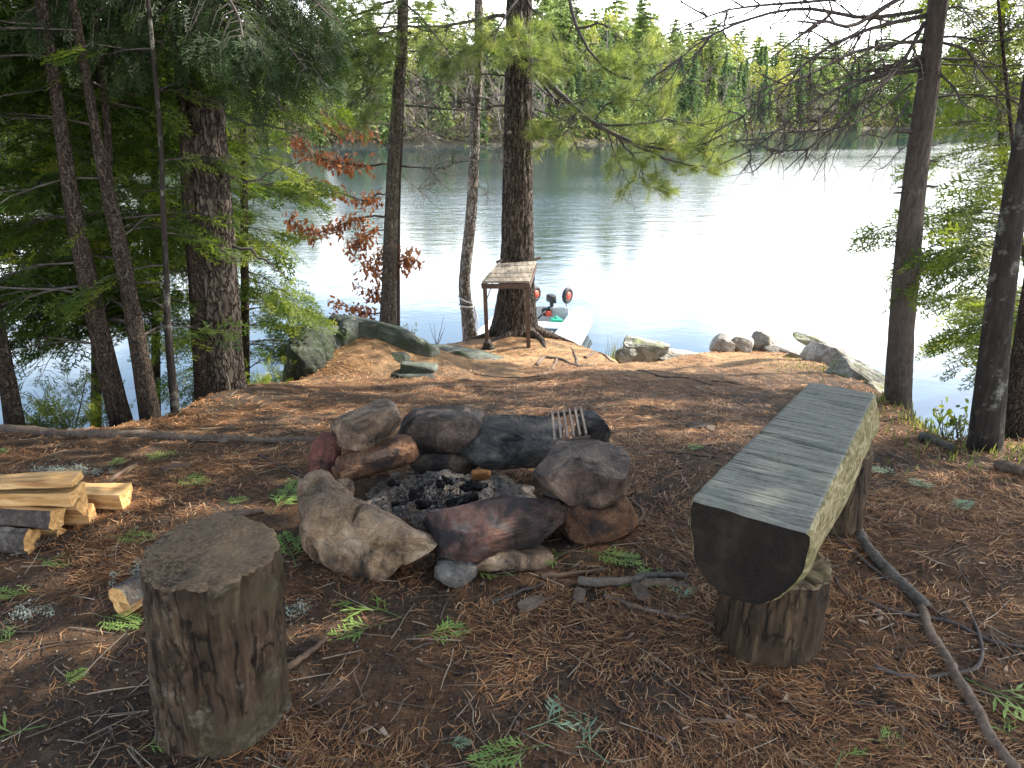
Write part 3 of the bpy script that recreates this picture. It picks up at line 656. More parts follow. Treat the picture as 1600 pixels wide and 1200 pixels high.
# --- pine boughs with long needle tufts
def dead_branch(mb, pts, r0, rng, twigs=10, tw=.3, lev=2, u0=.25, n=12, wob=.02):
    c = spline(pts, n); c = c+np.cumsum(rng.normal(0, wob*.5, c.shape), 0)*np.linspace(0, .6, n)[:, None]; tube(mb, c, np.linspace(r0, max(r0*.22, .0015), n), 5 if r0 > .006 else 4)
    T = np.gradient(c, axis=0); T /= np.linalg.norm(T, axis=1)[:, None]
    for k in range(twigs):
        i = rng.integers(int(u0*n), n-1); v = rng.normal(0, 1, 3); v -= T[i]*np.dot(v, T[i]); v /= np.linalg.norm(v); d = T[i]*.9+v*.65; d /= np.linalg.norm(d); L = tw*rng.uniform(.4, 1.1)
        e = c[i]+d*L; m = (c[i]+e)/2+v*L*.08
        if lev > 1: dead_branch(mb, [c[i], m, e+rng.normal(0, .04, 3)*L*4], r0*.4, rng, int(twigs*.35), tw*.5, lev-1, .2, 6, wob)
        else: tube(mb, [c[i], m, e], [max(r0*.4, .0016), .0016, .0012], 3, cap=False)
def pine_limb(wood, F, path, r0, rng, sec=.5, nsec=14, tuft=.12, u0=.3, tone=.55, per=7, spread=1.0, flat=.5):
    n = 14; c = spline(path, n); c = c+np.cumsum(rng.normal(0, .012, c.shape), 0); tube(wood, c, np.linspace(r0, r0*.25, n), 6, cap=False)
    T = np.gradient(c, axis=0); T /= np.linalg.norm(T, axis=1)[:, None]
    for k in range(nsec):
        u = u0+(1-u0)*(k+rng.uniform(0, 1))/nsec; i = min(int(u*(n-1)), n-2); p = c[i]+(c[i+1]-c[i])*(u*(n-1)-i)
        v = rng.normal(0, 1, 3); v[2] = v[2]*flat; v -= T[i]*np.dot(v, T[i]); v /= np.linalg.norm(v)+1e-9; d = T[i]*.6+v*.85; d /= np.linalg.norm(d); L = sec*(1.1-.5*u)*rng.uniform(.5, 1.15)
        m = p+d*L*.5+np.array([0, 0, -.03*L]); e = p+d*L+rng.normal(0, .05, 3)+np.array([0, 0, .05*L])
        tube(wood, [p, m, e], [r0*.3, .003, .002], 4, cap=False)
        for b in range(per):
            w = .3+.7*(b+rng.uniform(0, 1))/per; q = p+(m-p)*w*2 if w < .5 else m+(e-m)*(w*2-1)
            v2 = rng.normal(0, 1, 3); v2[2] *= .6; dd = d*.8+v2*.5; dd /= np.linalg.norm(dd); l3 = rng.uniform(.04, .17); q2 = q+dd*l3
            tube(wood, [q, q2], [.002, .0014], 3, cap=False)
            for z in (q2, q+dd*l3*.4):
                F['p'].append(z); F['x'].append(dd+np.array([0, 0, .15])); F['y'].append(rng.normal(0, 1, 3)); F['s'].append(tuft*rng.uniform(.75, 1.2)); F['c'].append(tone+rng.normal(0, .13))
rng = np.random.default_rng(41); CY = 9.15
pts, rad = pix_trunk([(806, 528, 84), (806, 505, 66), (808, 450, 52), (809, 380, 47), (809, 300, 45), (810, 150, 41), (811, 0, 38)], CY, 12)
root = thing('pine_tree', pts[1], 'tall pine with furrowed bark and flared roots standing behind the small table', 'tree')
t = MB(); trunk_mesh(t, pts, rad, 88, .022, .17, 7, .25, 13, 2.0)
for a0, L, r_ in [(R(150), .7, .075), (R(105), .8, .08), (R(205), .45, .07), (R(75), .7, .07), (R(250), .6, .07)]:
    d = np.array([math.sin(a0), math.cos(a0)]); q = []
    for u in np.linspace(0, 1, 9):
        xy = pts[1][:2]+d*(.12+L*u)+np.array([d[1], -d[0]])*math.sin(u*5+a0)*.07; q.append((xy[0], xy[1], H(xy[0], xy[1])+.14*(1-u)**3-.012+.01*(1-u)))
    tube(t, q, np.linspace(r_, .012, 9), 8)
part(t, 'trunk', BARK_PINE, root)
F = newF(); lf = MB(); wd_all = MB()
B1 = pl3([(838, 112), (880, 150), (925, 190), (985, 222), (1060, 232), (1130, 212)], 9.05, 7.6)
limbs = [(B1, .034, .6, 24, .25), (pl3([(925, 190), (965, 215), (1000, 250), (1015, 285)], 8.5, 8.0), .018, .42, 13, .2), (pl3([(940, 190), (1000, 185), (1060, 190), (1110, 200)], 8.5, 7.9), .016, .5, 16, .2),
         (pl3([(905, 172), (885, 195), (870, 212), (855, 220)], 8.8, 8.9), .012, .45, 10, .15), (pl3([(985, 222), (1040, 250), (1080, 262), (1110, 262)], 8.1, 7.8), .014, .4, 11, .1), (pl3([(925, 188), (960, 160), (990, 160), (1030, 180)], 8.6, 8.4), .014, .42, 10, .2),
         (pl3([(888, -30), (905, 45), (930, 82), (968, 112), (1000, 120)], 9.0, 8.2), .022, .42, 11, .4), (pl3([(905, 45), (950, 40), (985, 70), (1030, 90)], 8.8, 8.4), .014, .35, 8, .3),
         (pl3([(790, 28), (740, 36), (690, 44), (640, 52), (590, 70)], 9.1, 8.4), .022, .5, 18, .2), (pl3([(790, 55), (755, 75), (725, 90), (700, 112)], 9.1, 8.6), .016, .42, 12, .15), (pl3([(640, 52), (580, 70), (530, 95), (495, 120)], 8.6, 8.2), .014, .42, 10, .2),
         (pl3([(812, 20), (815, 50), (820, 80), (830, 100)], 9.0, 8.0), .014, .32, 12, .15), (pl3([(812, -10), (780, 30), (760, 60), (750, 90)], 9.0, 8.2), .014, .4, 10, .2), (pl3([(820, 0), (850, 40), (870, 80), (868, 105)], 9.1, 8.5), .014, .35, 10, .2),
         (pl3([(790, -20), (700, -15), (620, 0), (560, 20)], 9.1, 8.4), .018, .5, 14, .2), (pl3([(620, 0), (560, 20), (510, 40), (470, 70)], 8.6, 8.3), .014, .42, 10, .1)]
for pth, r0, sec, ns, u0 in limbs:
    w = MB(); pine_limb(w, F, pth, r0, rng, sec*.95, ns, .12, u0, .62, 5); part(w, 'branch', TWIG, root)
for l, Y0, Y1, r0 in [([(838, 118), (862, 150), (880, 165), (890, 178)], 9.0, 8.7, .024), ([(790, 118), (740, 115), (690, 122), (635, 140)], 9.1, 8.8, .011), ([(835, 130), (870, 165), (890, 210), (905, 240)], 9.1, 8.6, .01), ([(835, 170), (860, 180), (880, 190), (900, 188)], 9.1, 8.9, .011),
                      ([(950, 205), (960, 240), (975, 270), (990, 300)], 8.5, 8.1, .009), ([(980, 220), (1030, 225), (1080, 215), (1110, 190)], 8.2, 7.9, .009), ([(790, 165), (770, 165), (750, 170), (735, 155)], 9.1, 9.0, .014), ([(840, 20), (880, 60), (900, 30), (905, -10)], 9.1, 8.9, .009), ([(960, -20), (1010, 25), (1060, 35), (1110, 40)], 8.8, 8.4, .008)]:
    w = MB(); dead_branch(w, pl3(l, Y0, Y1), r0, rng, 14, .32); part(w, 'branch', TWIG, root)
w = MB(); 
for px, py in [(800, 207)]:
    q = P(px, py, CY-.16); tube(w, [q+[0, .1, 0], q+[-.04, -.06, 0]], .02, 8)
part(w, 'branch_stub', TWIG_PALE, root)
flushF(lf, F, TUFTS, rng); upper_crown(lf, (pts[-1][0], pts[-1][1]), 4.6, 12, 2.8, 70, rng, .5); part(lf, 'crown', PINE, root, smooth=False)

# --- pale thin trunk with rope
rng = np.random.default_rng(43)
pts, rad = pix_trunk([(735, 532, 22), (730, 490, 19), (726, 440, 18), (734, 360, 17), (739, 290, 16), (742, 200, 15), (746, 130, 14), (748, 0, 13)], 9.3, 9)
root = thing('bare_tree', pts[1], 'thin crooked trunk with pale flaky bark and a rope tied near its foot', 'tree')
t = MB(); trunk_mesh(t, pts, rad, 32, .03, .16, 8, .2, 8, 3); part(t, 'trunk', BARK_PALE, root)
for l, r0 in [([(735, 225), (700, 220), (665, 208), (640, 198)], .012), ([(745, 250), (765, 250), (780, 253), (790, 256)], .008), ([(742, 150), (765, 155), (785, 165), (795, 168)], .01), ([(740, 200), (765, 210), (780, 190), (785, 180)], .007), ([(738, 170), (700, 170), (670, 168), (640, 164)], .01), ([(735, 245), (715, 250), (705, 262), (690, 275)], .007), ([(748, 290), (758, 298), (762, 305), (765, 308)], .006), ([(740, 225), (775, 235), (790, 220), (800, 230)], .006)]:
    w = MB(); dead_branch(w, pl3(l, 9.3, 9.1), r0, rng, 9, .3); part(w, 'branch', TWIG_PALE, root)
ln = MB(); crp = pts
rope = MB()
def ringrope(py, r_, tilt):
    c = P(*(np.interp(py, [440, 490, 532], [726, 730, 735]), py), 9.3); a = np.linspace(0, PI2, 25)
    return np.stack([c[0]+r_*np.cos(a), c[1]+r_*np.sin(a), c[2]+tilt*np.cos(a)], 1)
tube(rope, ringrope(468, .092, -.04), .009, 6); tube(rope, ringrope(477, .094, -.01), .009, 6)
q0 = P(741, 478, 9.22); tube(rope, spline([q0, P(746, 500, 9.5), P(747, 525, 9.9), P(752, 532, 10.4)], 14), .009, 6); tube(rope, spline([q0, P(743, 505, 9.3), P(738, 518, 9.25), P(728, 527, 9.25)], 12), .008, 6)
tag(rope.build('rope', mat_plain('white_rope', (.75, .74, .7), .8), loc=q0), 'white mooring rope looped round the pale thin trunk', 'rope')

# --- twin cedar trunk with pale dead twigs
rng = np.random.default_rng(44)
pts, rad = pix_trunk([(606, 525, 28), (608, 450, 24), (611, 340, 21), (615, 250, 20), (622, 150, 19), (630, 0, 17)], 8.5, 10, .6)
root = thing('cedar_tree', pts[1], 'straight grey brown double trunk behind the green rock, dead pale twigs on its right', 'tree')
t = MB(); trunk_mesh(t, pts, rad, 48, .025, .12, 12, .15, 10, .6); part(t, 'trunk', BARK_LITE, root)
p2, r2 = pix_trunk([(617, 525, 16), (618, 400, 14), (620, 300, 12), (626, 170, 10)], 8.62, 6, .6); t = MB(); trunk_mesh(t, p2, r2, 24, .04, .1, 13, .1); part(t, 'second_stem', BARK_CEDAR, root)
for l, r0, m_ in [([(636, 197), (665, 205), (700, 215), (735, 221)], .012, 1), ([(613, 194), (575, 193), (530, 194), (478, 172)], .012, 1), ([(634, 165), (670, 168), (705, 172), (737, 176)], .012, 0), ([(628, 260), (665, 262), (700, 262), (716, 246)], .012, 0), ([(630, 274), (645, 290), (660, 296), (685, 284)], .009, 1),
                  ([(634, 220), (650, 228), (665, 240), (690, 262)], .009, 1), ([(636, 140), (650, 155), (670, 165), (675, 135)], .009, 1), ([(638, 110), (665, 125), (690, 120), (720, 118)], .009, 1), ([(640, 80), (670, 82), (700, 88), (730, 95)], .008, 1), ([(618, 60), (580, 52), (540, 70), (500, 95)], .014, 0),
                  ([(618, 75), (585, 80), (570, 110), (565, 150)], .012, 0), ([(618, 50), (570, 55), (540, 85), (520, 130)], .012, 0), ([(617, 88), (590, 90), (560, 88), (530, 95)], .009, 0), ([(614, 130), (590, 128), (560, 120), (520, 130)], .008, 0), ([(632, 210), (650, 205), (670, 215), (680, 235)], .008, 1), ([(640, 40), (680, 50), (720, 40), (760, 50)], .008, 0)]:
    w = MB(); dead_branch(w, pl3(l, 8.5, 8.3), r0, rng, 14, .34); part(w, 'branch', TWIG_PALE if m_ else TWIG, root)
lf = MB(); F = newF(); w = MB()
for l in [[(625, 20), (570, 20), (520, 45), (480, 70)], [(625, 40), (560, 60), (510, 100), (480, 140)], [(628, 0), (660, 30), (700, 70), (720, 100)], [(622, 60), (590, 100), (575, 130), (560, 160)], [(620, 90), (585, 120), (560, 150), (540, 170)], [(626, 10), (600, 40), (580, 70), (590, 100)]]:
    pine_limb(w, F, pl3(l, 8.5, 8.1), .01, rng, .35, 9, .11, .3, .45, 5)
upper_crown(lf, (pts[-1][0], pts[-1][1]), 4.6, 10, 1.8, 50, rng, .4)
flushF(lf, F, TUFTS, rng); part(w, 'branch', TWIG, root); part(lf, 'crown', PINE, root, smooth=False)

# --- young oak holding dead rust leaves
rng = np.random.default_rng(45)
pts = [P(614, 560, 8.85), P(612, 480, 8.85), P(611, 380, 8.85), P(612, 300, 8.85), P(608, 210, 8.8)]
root = thing('oak_sapling', pts[1], 'young oak with dry rust brown leaves growing behind the double cedar trunk', 'tree')
t = MB(); trunk_mesh(t, pts, [.035, .03, .027, .022, .012], 14, .06, .08, 3); part(t, 'trunk', BARK_DARK, root); F = newF()
for l, r0, nl in [([(608, 255), (570, 258), (525, 250), (490, 235), (462, 212)], .013, 170), ([(606, 303), (585, 302), (578, 312), (545, 306), (500, 292), (470, 280)], .013, 110), ([(606, 338), (565, 343), (520, 360), (485, 370), (455, 345)], .013, 190), ([(604, 358), (575, 362), (560, 372), (548, 385)], .009, 90), ([(604, 485), (575, 488), (555, 482), (530, 472)], .01, 100),
                  ([(608, 440), (590, 430), (578, 410), (570, 395)], .008, 60), ([(608, 470), (592, 462), (580, 455), (560, 450)], .008, 60), ([(615, 430), (628, 415), (636, 410), (643, 415)], .007, 55), ([(610, 230), (570, 215), (530, 205), (505, 190)], .01, 60), ([(606, 375), (595, 395), (588, 405), (582, 420)], .007, 50), ([(612, 400), (628, 400), (636, 395), (640, 385)], .006, 25)]:
    w = MB(); c = spline(pl3(l, 8.8, 8.5), 16); c += np.cumsum(rng.normal(0, .006, c.shape), 0); tube(w, c, np.linspace(r0, .003, 16), 5)
    for k in range(int(nl*1.7)):
        i = rng.integers(4, 16); d = rng.normal(0, 1, 3); d /= np.linalg.norm(d); Lt = rng.uniform(.03, .16); q = c[i]+d*Lt*np.array([1, .8, .8])
        if k % 4 == 0: tube(w, [c[i], q], [.0025, .0015], 3, cap=False)
        F['p'].append(q); F['x'].append(rng.normal(0, .6, 3)+[0, 0, -.9]); F['y'].append(rng.normal(0, 1, 3)); F['s'].append(rng.uniform(.045, .08)); F['c'].append(.5+rng.normal(0, .2))
    part(w, 'branch', TWIG, root)
lf = MB(); flushF(lf, F, OAKS, rng); part(lf, 'crown', OAKM, root, smooth=False)

# --- right spruce with dead lower branches
rng = np.random.default_rng(46); RY = 4.75
pts, rad = pix_trunk([(1402, 640, 40), (1408, 520, 37), (1418, 400, 37), (1432, 260, 33), (1450, 130, 31), (1466, 0, 28)], RY, 9)
root = thing('spruce_tree', pts[1], 'tall straight grey brown trunk with long bare drooping branches, right of the bench', 'tree')
t = MB(); trunk_mesh(t, pts, rad, 56, .02, .09, 21, .22, 11, 2.5)
for px, py in [(1418, 291), (1412, 300), (1420, 345), (1410, 375), (1440, 95), (1408, 410), (1445, 250), (1446, 290), (1432, 180), (1437, 205), (1440, 225)]:
    q = P(px, py, RY); s = -1 if px < 1432 else 1; tube(t, [q+[.05*-s, 0, 0], q+[s*.07, -.02, -.005]], [.012, .004], 6)
part(t, 'trunk', BARK_GREY, root)
for l, Y1, r0, tw in [([(1440, 17), (1350, 27), (1260, 12), (1180, 25), (1100, 60), (1040, 110)], 4.0, .013, 16), ([(1446, 24), (1385, 38), (1340, 52), (1285, 78), (1240, 112), (1150, 162)], 4.1, .014, 16), ([(1444, 35), (1420, 80), (1398, 112), (1360, 150), (1310, 192), (1220, 272)], 4.3, .014, 18),
                      ([(1438, 100), (1400, 110), (1350, 124), (1300, 145), (1240, 187), (1180, 238), (1130, 262)], 4.0, .013, 18), ([(1436, 110), (1370, 120), (1320, 142), (1280, 182), (1225, 232), (1195, 240)], 4.2, .011, 14), ([(1442, 65), (1400, 68), (1330, 84), (1260, 120), (1190, 150), (1140, 200)], 4.0, .012, 18),
                      ([(1440, 88), (1390, 105), (1350, 110), (1290, 130), (1230, 155)], 4.2, .010, 12), ([(1418, 160), (1416, 165), (1402, 190), (1385, 216), (1378, 225)], 4.5, .010, 6), ([(1428, 205), (1405, 206), (1392, 210)], 4.6, .016, 0), ([(1424, 222), (1400, 240), (1376, 262), (1355, 265)], 4.5, .004, 5),
                      ([(1450, -20), (1400, 0), (1330, 40), (1280, 30), (1215, 78)], 4.1, .017, 10), ([(1452, -40), (1370, -15), (1290, 0), (1200, 8), (1130, 20), (1040, 60)], 3.9, .012, 22), ([(1440, 45), (1380, 80), (1368, 62), (1366, 100), (1369, 108)], 4.5, .009, 5), ([(1425, 130), (1390, 160), (1340, 190), (1285, 215), (1240, 272)], 4.2, .008, 12),
                      ([(1468, 58), (1500, 57), (1550, 62), (1610, 50)], 4.6, .009, 10), ([(1468, 66), (1510, 78), (1535, 110), (1570, 145), (1600, 170)], 4.5, .010, 8), ([(1468, 92), (1520, 92), (1560, 95), (1620, 98)], 4.7, .008, 8), ([(1465, 100), (1500, 103), (1540, 110), (1600, 108)], 4.7, .006, 6), ([(1464, 110), (1490, 138), (1500, 160), (1508, 172)], 4.4, .009, 5),
                      ([(1462, 152), (1510, 148), (1550, 152), (1610, 158)], 4.5, .008, 10), ([(1470, 15), (1500, 12), (1515, 25), (1540, 30)], 4.6, .008, 9)]:
    w = MB(); dead_branch(w, pl3(l, RY, Y1), r0, rng, tw, .32, 2, .2, 14, .012); part(w, 'branch', TWIG, root)
lf = MB(); upper_crown(lf, (pts[-1][0], pts[-1][1]), 3.4, 9.5, 1.6, 70, rng, .35); part(lf, 'crown', HEML, root, smooth=False)

# --- two dark trunks at the right border and the cedars behind
cedar('dark_tree', 'leaning black barked trunk with pale lichen spots at the right border', [(1538, 706, 48), (1545, 640, 45), (1556, 540, 42), (1570, 420, 38), (1588, 300, 34), (1608, 180, 30), (1625, 60, 28)], 3.62, BARK_DARK, CEDAR, FRONDS, 51, 4, gapf=True, top=7, azs=[(R(20), R(90))], zr=(2.0, 2.6), amp=.10, flare=.12, step=.018)
cedar('cedar_tree', 'brown trunk just behind the black barked one at the right border', [(1580, 698, 42), (1594, 600, 37), (1612, 480, 34), (1640, 300, 30)], 3.95, BARK_CEDAR, CEDAR, FRONDS, 52, 6, gapf=True, top=7, azs=[(R(0), R(120))], zr=(1.6, 2.6), flare=.15, step=.02)
cedar('bank_cedar', 'yellow green cedar over the water behind the right border trunks', [(1640, 620, 20), (1630, 400, 17), (1620, 200, 14)], 5.6, BARK_CEDAR, CEDAR, FRONDS, 53, 46, gapf=True, top=5.5, tone=.76, Lr=(.4, .95), zr=(-.1, 2.5), azs=[(R(200), R(340)), (R(-60), R(60))], ncrown=30, gap=.07)
cedar('bank_cedar', 'tall cedar with airy green sprays between the spruce trunk and the right border', [(1590, 560, 12), (1572, 300, 11), (1562, 100, 10)], 7.4, BARK_CEDAR, CEDAR, FRONDS, 54, 74, gapf=True, top=5.5, tone=.68, Lr=(.5, .98), zr=(.3, 3.0), ncrown=20, gap=.08)
cedar('bank_cedar', 'small drooping cedar spray low behind the black barked trunk', [(1700, 560, 12), (1640, 480, 10), (1600, 400, 8)], 4.7, BARK_CEDAR, CEDAR, FRONDS, 55, 9, top=2.5, tone=.6, Lr=(.5, .85), zr=(-.1, .9), azs=[(R(240), R(320))], ncrown=0)

# ------------------------------------------------------------------ stones
def ico(sub):
    b = bmesh.new(); bmesh.ops.create_icosphere(b, subdivisions=sub, radius=1); V = np.array([v.co[:] for v in b.verts]); T = np.array([[v.index for v in f.verts] for f in b.faces]); b.free(); return V, T
ICO = {s: ico(s) for s in (2, 3, 4, 5, 6)}
def rotm(rz, rx=0, ry=0): return np.array((Matrix.Rotation(R(rz), 3, 'Z') @ Matrix.Rotation(R(rx), 3, 'X') @ Matrix.Rotation(R(ry), 3, 'Y')))
def stone_verts(dims, seed, sub=5, cuts=9, rough=.035, boxy=.5, keep=.9, flat_top=None):
    V, T = ICO[sub]; V = V.copy(); rng = np.random.default_rng(seed)
    V = np.sign(V)*np.abs(V)**(1-boxy*.8); V /= np.max(np.abs(V), axis=0)
    for _ in range(cuts):
        n = rng.normal(0, 1, 3); n /= np.linalg.norm(n); d = rng.uniform(.62, .98) if boxy < .65 else rng.uniform(.80, 1.25); e = np.maximum(V@n-d, 0); V = V-n*(e*(.98 if boxy >= .65 else keep))[:, None]
    if flat_top: V[:, 2] = np.where(V[:, 2] > flat_top, flat_top+(V[:, 2]-flat_top)*.12, V[:, 2])
    D = np.array(dims)/2; W = V*D; m = D.mean(); nrm = V/np.linalg.norm(V, axis=1)[:, None]
    W = W+nrm*(fbm(W/m*1.3+seed, seed, 4)*rough*1.5*m+np.abs(fbm(W/m*3.5+seed, seed+5, 3))[:]*-rough*2.4*m+fbm(W/m*8, seed+7, 4)*rough*1.2*m-np.maximum(0, 1-np.abs(fbm(W/m*1.6+3, seed+21, 2))*14)*rough*.9*m)[:, None]
    return W, T
def stone(name, px, py, z, dims, rz, mat, label, cat='stone', group=None, seed=1, tilt=(0, 0), sub=5, **k):
    c = G(px, py, z) if not isinstance(z, tuple) else np.array(z); W, T = stone_verts(dims, seed, sub, **k); W = W@rotm(rz, *tilt).T
    mb = MB(); mb.add(W, None, T); o = mb.build(name, mat); o.location = c; return tag(o, label, cat, group)

S_TAN = mat_stone('tan_granite', (.075, .044, .022), (.29, .185, .10), (.52, .40, .27), .36, 5, seed=1)
S_RED = mat_stone('red_stone', (.09, .030, .022), (.17, .058, .042), (.25, .11, .08), .1, 7, seed=2)
S_SLAB = mat_stone('rusty_slab', (.08, .045, .038), (.21, .095, .062), (.20, .175, .16), .55, 5.5, seed=3)
S_SOOT = mat_stone('sooty_stone', (.03, .022, .018), (.13, .088, .062), (.28, .21, .16), .42, 5, seed=4)
S_SOOT2 = mat_stone('sooty_grey_stone', (.03, .028, .026), (.10, .09, .08), (.21, .19, .165), .5, 5, seed=9)
S_PURP = mat_stone('purple_grey_stone', (.055, .036, .028), (.16, .105, .078), (.31, .225, .165), .38, 5, seed=5)
S_ORAN = mat_stone('orange_brown_stone', (.07, .03, .014), (.24, .105, .045), (.34, .20, .11), .36, 6, seed=6)
S_GREY = mat_stone('grey_stone', (.05, .048, .045), (.12, .115, .105), (.21, .20, .18), .2, 7, seed=7)
S_BRWN = mat_stone('brown_stone', (.07, .043, .028), (.22, .145, .092), (.38, .29, .20), .26, 6, seed=8)
RING = 'stones of the fire ring'
# big curved tan boulder, front left
def boulder_bent():
    A, B, C_ = G(496, 762, .15), G(484, 850, .10), G(684, 862, .075); V, T = ICO[6]; V = V.copy(); rng = np.random.default_rng(5)
    for _ in range(6):
        n = rng.normal(0, 1, 3); n /= np.linalg.norm(n); e = np.maximum(V@n-rng.uniform(.75, .95), 0); V = V-n*(e*.85)[:, None]
    t = (V[:, 0]+1)/2; t = np.clip(t, 0, 1)[:, None]; c = A*(1-t)**2+2*B*t*(1-t)+C_*t*t; d = 2*(B-A)*(1-t)+2*(C_-B)*t; d /= np.linalg.norm(d, axis=1)[:, None]
    s = np.cross(d, [0, 0, 1.]); s /= np.linalg.norm(s, axis=1)[:, None]; r = .102+.012*np.sin(t[:, 0]*9)
    sq = 1.06
    V[:, 1:] *= (np.maximum(1-V[:, :1]**2, .02))**-.22
    W = c+s*(V[:, 1]*r*sq)[:, None]+np.array([0, 0, 1.])*(np.where(V[:, 2] > 0, V[:, 2]*(.10+.05*(1-t[:, 0])), V[:, 2]*.14))[:, None]
    over = (np.abs(V[:, 0])**6)[:, None]; W = W+d*np.sign(V[:, 0])[:, None]*over*.03
    nn = W-c; nn /= np.linalg.norm(nn, axis=1)[:, None]+1e-6
    W = W+nn*(fbm(W*6, 3, 4)*.045-np.maximum(0, 1-np.abs(fbm(W*5, 8, 2))*9)[:]*.022+fbm(W*30, 4, 3)*.006)[:, None]
    mb = MB(); mb.add(W, None, T); return mb, c.mean(0)
mb, c = boulder_bent(); o = mb.build('boulder', S_TAN, loc=c); tag(o, 'largest pale tan boulder of the fire ring, long and bent, at its front left', 'stone', RING)
stone('stone', 782, 820, .09, (.54, .25, .19), 25, S_SLAB, 'flat rusty red slab with blue black soot leaning at the front of the ring', group=RING, seed=12, tilt=(20, 0), sub=6, cuts=16, boxy=.8, rough=.03)
stone('stone', 800, 872, .02, (.30, .16, .09), 15, S_BRWN, 'low brown stone half buried under the rusty red slab', group=RING, seed=13, boxy=.6)
stone('stone', 712, 893, .02, (.15, .11, .11), 40, S_GREY, 'small blue grey stone wedged between the tan boulder and the red slab', group=RING, seed=14, boxy=.4)
stone('stone', 908, 738, .21, (.36, .28, .20), -12, S_PURP, 'big purple grey angular stone at the ring right side, resting on an orange one', group=RING, seed=58, sub=6, cuts=14, boxy=.7, rough=.03)
stone('stone', 926, 800, .06, (.34, .28, .19), 25, S_ORAN, 'orange brown stone under the purple grey one at the right of the fire ring', group=RING, seed=16, cuts=10, boxy=.5)
stone('stone', 925, 672, .15, (.17, .15, .16), 20, S_SOOT2, 'dark grey stone carrying the grill grate at the back right of the ring', group=RING, seed=17, boxy=.6)
stone('stone', 796, 690, .10, (.48, .30, .19), -6, S_SOOT2, 'wide flat grey black stone at the back of the fire ring beside the grate', group=RING, seed=18, sub=6, cuts=16, boxy=.8, rough=.03)
stone('stone', 688, 668, .15, (.40, .27, .16), -6, S_SOOT, 'flat topped stone with blackened underside at the back centre of the fire ring', group=RING, seed=19, sub=6, cuts=16, boxy=.8, rough=.03)
stone('stone', 700, 712, .04, (.36, .22, .13), 5, S_SOOT, 'fully blackened stone low under the flat topped back stone', group=RING, seed=24, boxy=.6)
stone('stone', 574, 668, .21, (.30, .22, .17), 18, S_BRWN, 'pale grey tan block on top of another at the back left of the fire ring', group=RING, seed=20, tilt=(0, -14), sub=6, cuts=16, boxy=.8, rough=.03)
stone('stone', 590, 718, .10, (.35, .18, .12), 20, S_ORAN, 'long brown red stone under the pale block at the back left of the ring', group=RING, seed=21, tilt=(0, -10), sub=6, cuts=6, boxy=.7, rough=.03)
stone('stone', 507, 717, .09, (.14, .13, .25), 10, S_RED, 'upright dark red pointed stone at the left of the fire ring', group=RING, seed=22, tilt=(0, 14), cuts=7, boxy=.1)
stone('stone', 536, 762, .05, (.10, .08, .08), 10, S_BRWN, 'fist sized brown stone between the tan boulder and the red pointed stone', group=RING, seed=23)
stone('stone', 542, 738, .07, (.12, .10, .10), 50, S_ORAN, 'small rust stone tucked behind the fist sized one on the ring left side', group=RING, seed=29)
stone('stone', 752, 742, .055, (.085, .05, .04), 8, mat_stone('orange_brick', (.35, .12, .03), (.5, .2, .05), (.6, .3, .1), 0, 12), 'bright orange stone chip lying in the ashes', group=None, seed=25, sub=4, boxy=.8)
stone('stone', 600, 632, .03, (.12, .08, .05), 8, S_GREY, 'small grey green stone just behind the pale block of the fire ring', seed=26, sub=4)

# ash heap and charcoal
a = M('charcoal'); n1 = a.noise(a.obj, 45, 6, .7); CHAR = a.fin(a.bsdf(a.ramp(n1, [(.4, (.008, .008, .008)), (.58, (.022, .02, .019)), (.68, (.16, .15, .14))]), .95, a.bump(n1, .8, .006), spec=.1))
a = M('ash'); n1 = a.noise(a.obj, 9, 7, .7); n2 = a.noise(a.obj, 70, 4, .7)
ASH = a.fin(a.bsdf(a.mix(a.rng(n2, .4, .7, 0, .6), a.ramp(n1, [(.36, (.015, .014, .014)), (.47, (.07, .06, .05)), (.56, (.20, .14, .09)), (.68, (.38, .34, .29))]), (.4, .37, .33)), .95, a.bump(n2, .9, .01)))
V, T = ICO[6]; c = G(685, 775, 0); W = V*np.array([.36, .29, .065]); W[:, 2] = np.maximum(W[:, 2], -.06); W = W+(V*(fbm(W*14, 3, 4)*.045+fbm(W*45, 5, 3)*.022)[:, None])
W[:, 2] += .032*np.exp(-((W[:, 0]-.0)**2+(W[:, 1]-.06)**2)/.012)-.05; W[:, 2] += (V[:, 2] > 0)*.012
mb = MB(); mb.add(W, None, T); o = mb.build('ash_heap', ASH); o.location = c+[.03, .06, -.022]; tag(o, 'heap of grey brown ash filling the fire ring', 'ash', kind='stuff')
rng = np.random.default_rng(61)
for k in range(16):
    q = G(rng.uniform(615, 745), rng.uniform(745, 800), .07); W, T_ = stone_verts(rng.uniform(.025, .065, 3)*[1.4, .8, .7], 70+k, 3, 9, .08, .6); mb = MB(); mb.add((W+W*fbm(W*90, k, 2)[:, None]*.5)@rotm(rng.uniform(0, 360), rng.uniform(-20, 20)).T, None, T_)
    o = mb.build('charcoal_lump', CHAR, smooth=False); o.location = q; tag(o, 'black burnt lump of charcoal lying on the ash in the fire ring', 'charcoal', 'charcoal lumps in the ash')
mb = MB(); n = 900; q = G(685, 775, .04)
ppos = np.c_[rng.normal(q[0], .14, n), rng.normal(q[1]+.05, .12, n), np.zeros(n)]; dd = np.hypot((ppos[:, 0]-q[0]-.01)/.31, (ppos[:, 1]-q[1]-.03)/.26); ppos = ppos[dd < .85]; dd = dd[dd < .85]; ppos[:, 2] = -.012+.05*np.sqrt(1-dd**2)+rng.uniform(0, .012, len(dd))
